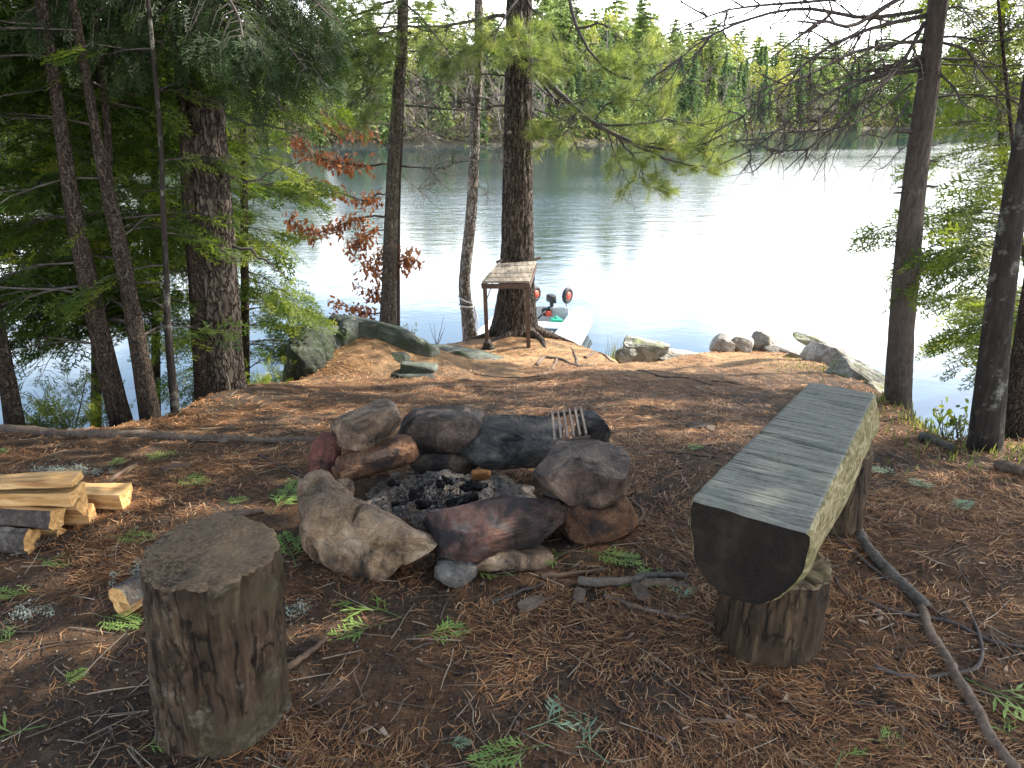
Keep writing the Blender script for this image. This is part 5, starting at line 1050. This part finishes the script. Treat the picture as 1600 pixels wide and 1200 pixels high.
rock_at('rock', 483, 575, 6.75, (.36, .45, .62), 15, S_CLIF, 'dark steep mossy rock face dropping to the water at the left end of the outcrop', OUT, 34, (0, 12), 6, cuts=10)
rock_at('rock', 728, 560, 7.7, (.78, .42, .14), -24, S_MOSS, 'low flat grey green slab lying between the outcrop and the table', OUT, 35, (-6, 10), 6, boxy=.8)
rock_at('rock', 618, 563, 6.95, (.24, .2, .12), -10, S_CLIF, 'dark mossy lump bedded in needles below the long slab', OUT, 36, (0, 5), 5)
rock_at('rock', 655, 577, 6.6, (.26, .16, .10), -8, S_MOSS, 'small wedge shaped slate rock in the middle of the needle slope', OUT, 37, (0, 8), 5, boxy=.9)
rock_at('rock', 650, 592, 6.35, (.36, .15, .06), -4, S_CLIF, 'thin dark ledge just below the wedge shaped rock', OUT, 38, (0, 2), 5, boxy=.9)
SHO = 'pale rocks along the right shore of the point'
for px, py, Y, dm, rz, mt, lb, sd_, tl in [(1010, 552, 8.3, (.48, .35, .30), -8, S_PMOS, 'grooved grey rock with bright moss on its left, first shore rock right of the boat', 41, (0, 8)), (978, 558, 8.15, (.20, .2, .2), 10, S_PMOS, 'small mossy rock touching the left of the grooved grey rock', 42, (0, 0)),
        (1062, 560, 8.2, (.45, .3, .12), -10, S_PALE, 'flat white sunlit rock sloping right of the grooved grey one', 43, (0, 6)), (1128, 542, 8.6, (.26, .25, .24), 10, S_PALE, 'brown angular rock standing at the water, third from the left', 44, (0, -10)), (1156, 541, 8.6, (.24, .24, .22), -20, S_PALE, 'pale twin of the brown angular rock, leaning on its right side', 45, (0, 15)),
        (1196, 540, 8.7, (.32, .24, .24), -15, S_PALE, 'round faced grey rock with a bright right side', 46, (0, 15)), (1226, 553, 8.5, (.42, .22, .12), -35, S_PALE, 'thin pale slab tilted down to the right of the round faced rock', 47, (0, 15)),
        (1275, 537, 8.7, (.5, .26, .12), -28, S_PMOS, 'tilted slab with yellow green moss on top, farthest right on the shore', 48, (-10, 18)), (1270, 565, 8.1, (.55, .3, .12), -38, S_PALE, 'long pale slab below the mossy tilted one', 49, (-5, 14)),
        (1322, 580, 7.4, (.85, .45, .30), -48, S_PALE, 'broad white sunlit rock slope running down to the water at the right', 50, (-16, 18)), (1352, 610, 6.4, (.7, .4, .3), -60, S_PMOS, 'grassy pale rock shoulder just left of the spruce trunk', 51, (-14, 16)), (1215, 575, 7.4, (.26, .16, .10), -10, S_BRWN, 'small brown rock poking out of the needles behind the bench', 52, (0, 0))]:
    rock_at('rock', px, py, Y, tuple(q_*.92 for q_ in dm), rz, mt, lb, SHO, sd_, tl, 6, boxy=.75, cuts=22)
for px, py, w_, lb in [(752, 1010, 0, '')][:0]: pass

# ------------------------------------------------------------------ logs, roots and sticks on the ground
def ground_stick(name, pl, r0, r1, mat, label, cat='stick', lift=.3, n=30, wob=.006, seed=0, group=None, sides=7, world_pts=None):
    rng = np.random.default_rng(seed); q = np.array([hit(*a_) for a_ in pl]); q[:, 2] = 0; c = spline(q, n); c[:, :2] += np.cumsum(rng.normal(0, wob*.4, (n, 2)), 0); rr = np.linspace(r0, r1, n)*(1+rng.normal(0, .06, n))
    c[:, 2] = H(c[:, 0], c[:, 1])+rr*lift+.002; m = MB(); tube(m, c, rr, sides); return tag(m.build(name, mat, loc=c[0]), label, cat, group)
LOGM = mat_bark('old_ground_log', (.035, .025, .02), (.11, .08, .06), (.22, .17, .13), 1, 24, None, .8, crack=0)
LOGG = mat_bark('grey_ground_log', (.03, .026, .022), (.09, .078, .066), (.19, .17, .145), 1, 24, (.17, .19, .14), .8, crack=0)
ground_stick('border_log', [(-60, 676), (60, 678), (180, 682), (330, 687), (480, 690), (530, 688)], .034, .016, LOGM, 'long half sunk log lying along the top of the bank at the left', 'log', .3, 60, .01, 1, sides=12)
ground_stick('border_log', [(1318, 790), (1345, 850), (1395, 905), (1440, 950)], (.026), .022, LOGG, 'grey cracked end of the sunken log beside the bench posts', 'log', -.15, 40, .006, 2, sides=10)
ground_stick('border_log', [(1436, 952), (1470, 1020), (1510, 1085), (1560, 1170), (1600, 1230)], .016, .017, LOGM, 'smooth brown pole half sunk in the ground running to the lower right corner', 'log', .1, 50, .004, 3, sides=10)
RT = 'tree roots crossing the slope'
for i_, (pl_, r_, lb) in enumerate([([(838, 572), (850, 560), (880, 562), (905, 572), (930, 570)], .026, 'thick grey root arching over the needles right of the table'), ([(905, 575), (900, 558), (895, 545)], .02, 'short pale root standing up beside the boat'), ([(915, 560), (935, 552), (955, 565)], .02, 'pale curled root loop at the shore right of the boat'),
        ([(980, 580), (1020, 585), (1060, 590), (1110, 602)], .014, 'thin dark root across the slope below the grooved rock'), ([(1110, 596), (1150, 600), (1180, 607)], .013, 'short dark root left of the bench far end'), ([(620, 612), (700, 604), (780, 606), (850, 598)], .016, 'long low root running across below the outcrop'),
        ([(990, 712), (1040, 708), (1090, 712), (1140, 720)], .013, 'root crossing between the fire ring and the bench'), ([(870, 560), (850, 585), (800, 590), (740, 585)], .016, 'root winding left in front of the table'), ([(1040, 625), (1080, 615), (1130, 622), (1170, 640)], .01, 'thin root in the slope behind the bench'), ([(920, 640), (980, 632), (1030, 640), (1060, 655)], .012, 'root behind the grate at the back of the ring')]):
    ground_stick('root', pl_, r_, r_*.5, LOGM, lb, 'root', .15, 26, .008, 20+i_, RT)
SK = 'sticks lying on the ground'
for i_, (pl_, r_, m_, lb) in enumerate([([(1290, 828), (1350, 880), (1420, 935), (1500, 985), (1600, 1030)], .006, TWIG, 'long thin bent twig reaching from the bench to the right border'), ([(1340, 935), (1400, 960), (1480, 975), (1540, 1000), (1600, 1012)], .007, TWIG, 'dark branched stick lying over the brown pole'), ([(1365, 1045), (1420, 1056), (1480, 1052), (1530, 1035), (1525, 980), (1500, 940)], .007, TWIG, 'curved grey stick hooked over the brown pole'),
        ([(978, 835), (1000, 812), (985, 790)], .011, LEG_WOOD, 'short forked stick leaning on the orange brown ring stone'), ([(845, 905), (900, 900), (950, 893)], .010, LEG_WOOD, 'pale brown stick in front of the ring on the green sprigs'), ([(905, 915), (960, 915), (1020, 905), (1070, 907)], .018, LOGG, 'broad weathered bark strip left of the near bench post'), ([(1000, 918), (1040, 915), (1072, 920)], .017, LOGM, 'dark brown bark piece touching the weathered bark strip'),
        ([(945, 935), (985, 950), (1030, 960), (1080, 965)], .009, LOGM, 'thin dark stick pointing to the near bench post'), ([(820, 945), (850, 942), (875, 935)], .008, LEG_WOOD, 'curved pale twig below the rusty slab'), ([(1092, 1130), (1120, 1133), (1150, 1136)], .008, LEG_WOOD, 'straight pale cut twig near the bottom edge'), ([(445, 1050), (480, 1020), (502, 1000)], .011, LEG_WOOD, 'reddish wood splinter right of the stool'),
        ([(150, 775), (185, 745), (215, 728)], .012, LEG_WOOD, 'flat weathered board chip behind the firewood pile'), ([(405, 712), (450, 735), (475, 748)], .006, TWIG, 'dark twig just left of the tan boulder'), ([(770, 945), (820, 925), (850, 915)], .006, TWIG, 'fine dark twig below the low brown stone'), ([(850, 775), (885, 790), (930, 830), (940, 848)], .006, TWIG, 'thin bent twig leaning across the right end of the rusty slab'),
        ([(330, 818), (380, 806), (410, 800)], .018, LOGM, 'dark bark slab lying just behind the stool top'), ([(240, 765), (285, 760), (325, 752)], .006, LEG_WOOD, 'pale wood splinter behind the stool'), ([(1435, 690), (1460, 695), (1485, 705)], .03, LOGG, 'short sawn block of wood on the ground left of the black barked trunk'), ([(1560, 735), (1590, 745), (1620, 750)], .03, LOGM, 'broken brown branch end at the right border below the trunks'),
        ([(1020, 1150), (1060, 1175), (1090, 1210)], .004, TWIG, 'short fine twig at the bottom edge'), ([(640, 1020), (690, 1000), (735, 985)], .003, TWIG, 'thin straight twig on the bare soil in the foreground'), ([(1230, 1100), (1330, 1105), (1390, 1110)], .004, TWIG, 'long fine twig right of the near bench post foot'), ([(1300, 905), (1330, 940), (1380, 950)], .005, TWIG, 'twig between the near bench post and the grey log')]):
    if 'weathered board' in lb or 'bark strip' in lb: pass
    ground_stick('stick', pl_, r_, r_*.6, m_, lb, 'stick', .9, 22, .006, 60+i_, SK)
for px, py, s_, rz, lb in [(1090, 668, .13, 10, 'flat curled bark flake on the slope left of the bench'), (1110, 672, .09, 70, 'smaller bark flake touching the curled one left of the bench'), (275, 733, .12, 20, 'orange brown bark flake left of the fire ring'), (355, 690, .10, 50, 'reddish bark flake near the half sunk log'), (1000, 928, .11, 100, 'purple brown bark chunk in front of the ring right side'), (830, 948, .1, 40, 'long bark strip on needles below the slab'), (905, 935, .08, 80, 'dark bark chip beside the thin dark stick')]:
    q = hit(px, py); W, T = stone_verts((s_, s_*.5, .014), int(px), 4, 8, .05, .7); mb = MB(); W[:, 2] += .3*W[:, 1]**2/s_; mb.add(W@rotm(rz, 6).T, None, T); o = mb.build('bark_flake', LOGM if px > 300 else LEG_WOOD); o.location = (q[0], q[1], H(q[0], q[1])+.012); tag(o, lb, 'bark', 'bark flakes on the ground')

# ------------------------------------------------------------------ fallen green cedar sprigs
SPR = mat_leaf('fallen_cedar_sprig', [(.0, (.06, .12, .03)), (.4, (.15, .25, .06)), (.75, (.28, .38, .11)), (1., (.44, .47, .18))], .3)
SPG = mat_leaf('grey_green_sprig', [(.0, (.12, .20, .12)), (.5, (.22, .32, .20)), (1., (.36, .44, .30))], .25)
sp_m = [make_frond(i+40, 15, 4, .020, .05) for i in range(4)]; sp_me = []
def sprig_mesh(k, mat):
    m = MB(); V, Q, T, C = sp_m[k]; m.add(V, Q, None, np.clip(C+.5, 0, 1)); tube(m, [(-.25, .03, 0), (0, 0, 0), (.5, 0, -.01)], [.008, .008, .004], 4, rnd=0.1)
    o = m.build('cedar_sprig', mat, smooth=False); d = o.data; bpy.data.objects.remove(o); return d
SM = {(k, g): sprig_mesh(k, SPG if g else SPR) for k in range(4) for g in (0, 1)}
SG = 'fallen green cedar sprigs'
for i_, (px, py, s_, rz, g, lb) in enumerate([(610, 965, .20, 150, 0, 'largest bright green sprig on the soil in front of the tan boulder'), (585, 985, .13, 200, 0, 'green sprig half under the largest foreground one'), (665, 1000, .12, 20, 0, 'yellow green sprig right below the largest foreground one'), (735, 900, .15, 10, 0, 'bright sprig right beside the small blue grey ring stone'), (460, 880, .16, 120, 0, 'green sprig between the stool and the tan boulder'),
        (430, 800, .16, 80, 0, 'sprig left of the tan boulder foot'), (440, 770, .15, 60, 0, 'dark sprig against the tan boulder left side'), (985, 920, .16, 30, 0, 'deep green sprig left of the weathered bark strip'), (1060, 942, .10, 70, 1, 'grey green sprig between the bark piece and the near bench post'), (925, 868, .14, 340, 0, 'sunlit yellow green sprig at the foot of the orange brown ring stone'), (880, 870, .11, 200, 0, 'yellowish sprig in front of the rusty slab right end'),
        (845, 1140, .15, 40, 1, 'flat grey green sprig near the bottom edge, centre'), (835, 1175, .13, 200, 0, 'bright sprig at the bottom edge beside the flat grey green one'), (930, 1185, .17, 130, 1, 'pale green spray at the bottom edge'), (1310, 1195, .16, 60, 0, 'sprig cut by the bottom edge right of the centre'), (1365, 1165, .08, 10, 0, 'small bright sprig near the bottom edge at the right'), (1530, 1080, .20, 320, 0, 'long yellow green sprig beyond the brown pole at the lower right'), (1580, 1160, .11, 100, 0, 'sprig at the right border beside the pole'),
        (35, 1150, .20, 200, 0, 'dark green sprig lying in shade at the lower left corner'), (225, 1175, .09, 30, 0, 'little sprig against the stool foot'), (100, 1075, .06, 70, 0, 'tiny star shaped sprig on the soil left of the stool'), (20, 1010, .11, 160, 0, 'yellow sprig at the left border'), (160, 970, .12, 340, 0, 'yellow green sprig under the broken wood chunk'), (50, 935, .12, 180, 0, 'green sprig left of the broken wood chunk'), (180, 845, .11, 10, 0, 'sprig on needles behind the broken wood chunk'),
        (175, 735, .10, 100, 0, 'sprig just behind the right end of the firewood'), (280, 715, .16, 180, 0, 'wide green sprig between the half sunk log and the pile'), (275, 755, .12, 0, 0, 'light green sprig behind the stool'), (65, 880, .10, 0, 0, 'sprig in front of the pine cone'), (350, 790, .08, 40, 0, 'small sprig close behind the stool right edge'), (1070, 705, .08, 20, 0, 'yellow green sprig between the ring and the bench'), (700, 1170, .05, 10, 1, 'tiny grey lichen tuft on the foreground soil'),
        (15, 712, .12, 180, 0, 'sprig below the half sunk log at the left border'), (1450, 770, .11, 90, 1, 'faded sprig on the slope right of the bench'), (1490, 800, .09, 30, 1, 'smaller faded sprig further right on the slope'), (1400, 745, .10, 140, 1, 'faded sprig nearest the bench right side')]):
    q = hit(px, py); o = bpy.data.objects.new('cedar_sprig', SM[(i_ % 4, g)]); COL.objects.link(o); o.location = (q[0], q[1], H(q[0], q[1])+.016); o.rotation_euler = (random.Random(i_).uniform(-.15, .15), random.Random(i_+9).uniform(-.1, .2), R(rz)); o.scale = (s_*1.2,)*3; tag(o, lb, 'sprig', SG)
mb = MB(); rng = np.random.default_rng(88)
for bx, by, nn_, sx_, sy_ in [(105, 742, 60, .10, .03), (215, 900, 30, .05, .04), (45, 965, 14, .04, .02), (470, 958, 12, .02, .02)]:
    q = hit(bx, by); n = nn_; pp = np.c_[rng.normal(q[0], sx_, n), rng.normal(q[1], sy_, n), np.zeros(n)]; pp[:, 2] = H(pp[:, 0], pp[:, 1])+rng.uniform(.005, .03, n)
    place(mb, CLUMPS[n % 4], pp, rng.normal(0, 1, (n, 3)), rng.normal(0, 1, (n, 3)), rng.uniform(.02, .034, n), rng.uniform(0, 1, n))
a = M('reindeer_lichen'); tag(mb.build('lichen_patches', a.fin(a.bsdf(a.ramp(a.attr(), [(0, (.13, .15, .12)), (1, (.34, .37, .31))]), .95)), smooth=False), 'pale grey green tufts of lichen beside the firewood', 'lichen', kind='stuff')

# ------------------------------------------------------------------ litter: needles, chips, grit
rng = np.random.default_rng(90)
def scatter(n, y0=1.25, y1=9.3, pw=1.0):
    Y = y0*(y1/y0)**(rng.uniform(0, 1, n)**pw); X = rng.uniform(-1, 1, n)*(.72*Y+.75); m = sdist(X, Y) < .05; return X[m], Y[m]
SOIL = [(hit(110, 1060)[:2], .42, .32), (hit(640, 1060)[:2], .34, .20), (hit(1010, 1090)[:2], .22, .14), (hit(1290, 1000)[:2], .16, .12)]
def soilmask(X, Y): 
    m = np.zeros_like(X)
    for c, a_, b_ in SOIL: m = np.maximum(m, np.exp(-((X-c[0])/a_)**2-((Y-c[1])/b_)**2))
    return m
X, Y = scatter(300000, pw=.85); p3 = np.stack([X, Y, 0*X], -1); dens = sst(-.10, .42, fbm(p3*2.1, 55, 4)+.35*fbm(p3*9, 56, 2))*.9+.10; dens *= 1-.93*soilmask(X, Y); dens *= ~((X > -1.0) & (X < .4) & (Y > 2.45) & (Y < 3.1)) | (rng.uniform(0, 1, len(X)) < .1)
keep = rng.uniform(0, 1, len(X)) < dens; X, Y = X[keep], Y[keep]; n = len(X)
ori = fbm(np.stack([X*1.3, Y*1.3, 0*X], -1), 77, 2)*5+rng.normal(0, .75, n); L = rng.uniform(.035, .085, n)*np.clip(.8+.06*Y, .8, 1.3); w = .00072*(.7+.34*Y); zz = H(X, Y)+rng.uniform(.0015, .013, n)
d = np.stack([np.cos(ori), np.sin(ori), rng.normal(0, .07, n)], 1); s = np.stack([-np.sin(ori), np.cos(ori), rng.normal(0, .25, n)], 1); c = np.stack([X, Y, zz], 1); bend = (rng.normal(0, .10, n)*L)[:, None]
Vn = np.stack([c-d*L[:, None]/2-s*w[:, None], c-d*L[:, None]/2+s*w[:, None], c+s*(bend+w[:, None]), c+s*(bend-w[:, None]), c+d*L[:, None]/2], 1).reshape(-1, 3); b = (np.arange(n)*5)[:, None]
mb = MB(); mb.add(Vn, b+np.array([0, 3, 2, 1]), b+np.array([3, 4, 2]), np.repeat(rng.uniform(0, 1, n), 5))
a = M('red_pine_needles'); NEED = a.fin(a.bsdf(a.ramp(a.attr(), [(0, (.045, .024, .013)), (.35, (.14, .062, .028)), (.65, (.27, .125, .052)), (.88, (.40, .215, .095)), (1, (.46, .33, .19))]), .7, spec=.25))
tag(mb.build('needle_litter', NEED, smooth=False), 'carpet of red brown fallen pine needles over the whole point', 'needles', kind='stuff')
X, Y = scatter(15000, pw=.9); n = len(X); ok_ = rng.uniform(0, 1, n) > .6*soilmask(X, Y); X, Y = X[ok_], Y[ok_]; n = len(X); th = rng.uniform(0, 6.283, n)
mb = MB(); sc_c = np.where(rng.uniform(0, 1, n) < .08, rng.uniform(.016, .032, n), rng.uniform(.004, .015, n)); place(mb, CHIP, np.stack([X, Y, H(X, Y)+.2*sc_c+.002], 1), np.stack([np.cos(th), np.sin(th), rng.normal(0, .15, n)], 1), np.stack([-np.sin(th), np.cos(th), rng.normal(0, .25, n)], 1), sc_c, rng.uniform(0, 1, n)**1.6)
a = M('bark_chips'); tag(mb.build('bark_chips', a.fin(a.bsdf(a.ramp(a.attr(), [(0, (.03, .02, .016)), (.5, (.085, .055, .038)), (.85, (.16, .11, .08)), (1, (.34, .27, .20))]), .85)), smooth=False), 'small brown and pale chips of bark and wood among the needles', 'chips', kind='stuff')
X, Y = scatter(26000, y1=4.5); n = len(X); th = rng.normal(0, 1, (n, 3)); V2, T2 = ICO[2]; mb = MB()
OCT = (np.array([(1, 0, 0), (-1, 0, 0), (0, 1, 0), (0, -1, 0), (0, 0, 1), (0, 0, -1.)])*.5, None, np.array([(0, 2, 4), (2, 1, 4), (1, 3, 4), (3, 0, 4), (2, 0, 5), (1, 2, 5), (3, 1, 5), (0, 3, 5)]), np.zeros(6))
place(mb, OCT, np.stack([X, Y, H(X, Y)+.002], 1), th, rng.normal(0, 1, (n, 3)), rng.uniform(.003, .011, n), rng.uniform(0, 1, n)**2)
a = M('soil_grit'); tag(mb.build('soil_grit', a.fin(a.bsdf(a.ramp(a.attr(), [(0, (.02, .016, .013)), (.5, (.06, .045, .036)), (.9, (.16, .13, .10)), (1, (.4, .34, .27))]), .95)), smooth=False), 'fine dark grit and crumbs on the bare soil', 'grit', kind='stuff')
# short twigs
X, Y = scatter(1500); n = len(X); mb = MB()
for x, y in zip(X, Y):
    a0 = rng.uniform(0, 6.283); L = rng.uniform(.05, .2); q = []
    for u in np.linspace(-.5, .5, 4): xx, yy = x+math.cos(a0)*L*u+rng.normal(0, .003), y+math.sin(a0)*L*u; q.append((xx, yy, 0))
    q = np.array(q); q[:, 2] = H(q[:, 0], q[:, 1])+.008; tube(mb, q, [.0022, .002, .0018, .001], 3, rnd=rng.uniform(0, 1), cap=False)
a = M('twig_litter'); tag(mb.build('twig_litter', a.fin(a.bsdf(a.ramp(a.attr(), [(0, (.06, .045, .035)), (.6, (.15, .11, .08)), (1, (.34, .28, .21))]), .9))), 'short dry twigs scattered among the needles', 'twigs', kind='stuff')
# small plants at the edges
GRASS = mat_leaf('shore_grass', [(0, (.06, .09, .03)), (.5, (.15, .18, .06)), (1, (.32, .30, .13))], .4)
def grass(mb, x, y, n, r, h, lean=.3):
    for k in range(n):
        a0 = rng.uniform(0, 6.283); q = np.array([x+rng.normal(0, r), y+rng.normal(0, r), 0]); q[2] = max(H(q[0], q[1]), LAKE)-.01; d_ = np.array([math.cos(a0)*lean, math.sin(a0)*lean, 1]); L = h*rng.uniform(.5, 1.1); s_ = np.array([-math.sin(a0), math.cos(a0), 0])*.004
        mb.add([q-s_, q+s_, q+d_*L*.6+s_*.8, q+d_*L*.6-s_*.8, q+d_*L+np.array([d_[0], d_[1], -.15])*L*.25], [(0, 1, 2, 3)], [(3, 2, 4)], rng.uniform(0, 1))
mb = MB()
for px, py, nn_, r_, h_ in [(1330, 592, 160, .22, .10), (1260, 575, 120, .2, .07), (1370, 625, 120, .15, .13), (1440, 665, 90, .15, .16), (1490, 690, 90, .15, .14), (1580, 712, 110, .2, .15), (1240, 560, 80, .12, .07), (1180, 562, 60, .15, .05), (620, 645, 0, .1, .04), (560, 600, 40, .3, .05), (1560, 725, 60, .2, .1)]:
    q = hit(px, py); grass(mb, q[0], q[1], nn_, r_, h_*.6)
tag(mb.build('shore_grass', GRASS, smooth=False), 'thin yellow green grass along the right shore edge', 'grass', kind='stuff')
mb = MB(); q = P(962, 552, 8.6); c0 = q.copy()
for k in range(26):
    b_ = q+[rng.normal(0, .05), rng.normal(0, .05), -.12]; e_ = b_+[rng.normal(0, .05), rng.normal(0, .04), rng.uniform(.15, .36)]; s_ = np.array([.005, 0, 0]); mb.add([b_-s_, b_+s_, e_], None, [(0, 1, 2)], rng.uniform(.3, 1))
tag(mb.build('grass_tuft', GRASS, loc=c0, smooth=False), 'tuft of upright grass blades at the water left of the mossy rock', 'grass')
def sapling(px, py, Y, h, seed, label, leafy, mat=TWIG, name='sapling', fm=CEDAR, frs=FRONDS, fs=.07, ns=7):
    rng = np.random.default_rng(seed); b_ = P(px, py, Y); b_[2] -= .1; root = thing(name, b_, label, 'plant'); w = MB(); F = newF(); lf = MB()
    for k in range(ns):
        q = limb_path(b_, rng.uniform(0, PI2), h*rng.uniform(.15, .35), 2.6, .1, rng, 8, .1); tube(w, q, np.linspace(.004, .0015, 8), 4, cap=False)
        for j_ in range(leafy):
            i = rng.integers(3, 8); F['p'].append(q[i]+rng.normal(0, .02, 3)); F['x'].append(rng.normal(0, 1, 3)+[0, 0, .4]); F['y'].append(rng.normal(0, 1, 3)); F['s'].append(fs*rng.uniform(.7, 1.2)); F['c'].append(.75+rng.normal(0, .15))
    part(w, 'stem', mat, root)
    if leafy: flushF(lf, F, frs, rng); part(lf, 'leaves', fm, root, smooth=False)
sapling(640, 528, 8.3, .36, 1, 'small leafy green sapling on the shore right of the double trunk', 6, fm=GRASS, frs=OAKS, fs=.035)
sapling(682, 532, 8.6, .5, 2, 'thin leafless reddish stems on the shore between the two thin trunks', 0, LEG_WOOD, ns=6)
sapling(1480, 668, 4.0, .32, 3, 'small seedling with drooping leaves left of the black barked trunk', 7, frs=OAKS, fs=.045)
sapling(1505, 678, 3.9, .30, 4, 'second seedling close to the foot of the black barked trunk', 6, fm=GRASS, frs=OAKS, fs=.04)
sapling(440, 600, 6.4, .45, 5, 'twiggy green bush at the water left of the dark mossy rock face', 7, fm=CEDAR, fs=.09)
sapling(410, 612, 5.8, .40, 6, 'low bush with cedar sprays just right of the big old tree foot', 7, fm=CEDAR, fs=.10)
sapling(110, 668, 4.7, .5, 7, 'cedar seedling at the bank edge left of the leaning cedar', 9, fm=CEDAR, fs=.12, ns=8)
sapling(165, 668, 4.5, .45, 8, 'cedar seedling climbing the foot of the leaning cedar', 9, fm=CEDAR, fs=.11, ns=7)
sapling(60, 675, 4.7, .35, 9, 'small cedar seedling close to the left border trunk', 8, fm=CEDAR, fs=.11)
sapling(1595, 560, 4.6, .3, 10, 'bright green seedling at the right border by the water', 6, fm=GRASS, frs=OAKS, fs=.05)

# ------------------------------------------------------------------ unseen trees added outside the frame, crowns placed to shade the camp
rng = np.random.default_rng(99)
TRB = [(-3.6, -2.2, 9, 'big hemlock behind the camera on the left'), (.8, -3.2, 10, 'big hemlock right behind the camera'), (-5.2, 1.2, 9, 'hemlock outside the left edge'), (3.6, -1.2, 9, 'hemlock behind the bench outside the frame')]  # added to darken the foreground by blocking sky light
TR = [(5.8, 3.2, 9), (7.6, 6.2, 11), (5.6, .2, 9), (8.2, 10.0, 12), (6.8, -3, 10)]
cl = [[] for _ in TR]
Xs = rng.uniform(-5.5, 3.6, 2600); Ys = rng.uniform(-.5, 10, 2600)
Xs = np.r_[Xs, rng.uniform(-1.2, 4.2, 1500)]; Ys = np.r_[Ys, rng.uniform(-.8, 2.9, 1500)]
for x, y in zip(Xs, Ys):
    t_ = rng.uniform(8.5, 14); q = np.array([x, y, 0 if y < 3 else -.2*(y-3)])+SUN*t_  # crown clumps set towards the sun from ground meant to be shaded
    if rng.uniform() > .42 or sun_gap(q): continue
    k = int(np.argmin([math.hypot(q[0]-a_, q[1]-b_) for a_, b_, _ in TR])); cl[k].append(q)
LBL = ['leafy tree just outside the right edge, nearest the bench', 'tall leafy tree outside the right edge beyond the spruce trunk', 'leafy tree to the right of the camera', 'leafy tree farthest along the right shore outside the frame', 'leafy tree behind the camera on the right']
for (x, y, h), qs, lb in [t_ for t_ in zip(TR, cl, LBL) if t_[1]]:
    g0 = float(H(x, y)); root = thing('shade_tree', (x, y, max(g0, LAKE)), lb, 'tree'); t = MB(); trunk_mesh(t, [(x, y, g0-.3), (x, y, 3), (x+.1, y, 6), (x, y, h)], [.2, .17, .14, .06], 24, .08, .1, 3); part(t, 'trunk', BARK_PINE, root)
    lf = MB(); q = np.array(qs); n = len(q); kk = rng.integers(0, 4, n); ss_ = rng.uniform(.32, .55, n)
    for i in range(4):
        m = kk == i; place(lf, CLUMPS[i], q[m], rng.normal(0, 1, (m.sum(), 3)), rng.normal(0, 1, (m.sum(), 3)), ss_[m], rng.uniform(.3, .7, m.sum()))
    part(lf, 'crown', CEDAR, root, smooth=False)
for x, y, h, lb in TRB:
    root = thing('shade_tree', (x, y, 0), lb, 'tree'); t = MB(); trunk_mesh(t, [(x, y, -.3), (x, y, 3), (x+.1, y, 6), (x, y, h)], [.2, .17, .14, .06], 24, .08, .1, 3); part(t, 'trunk', BARK_PINE, root)
    lf = MB(); upper_crown(lf, (x, y), 3.4, h, 3.2, 230, rng, .35, (.7, 1.2)); part(lf, 'crown', HEML, root, smooth=False)
print('far trees', n_far, 'clumps', sum(map(len, cl)))
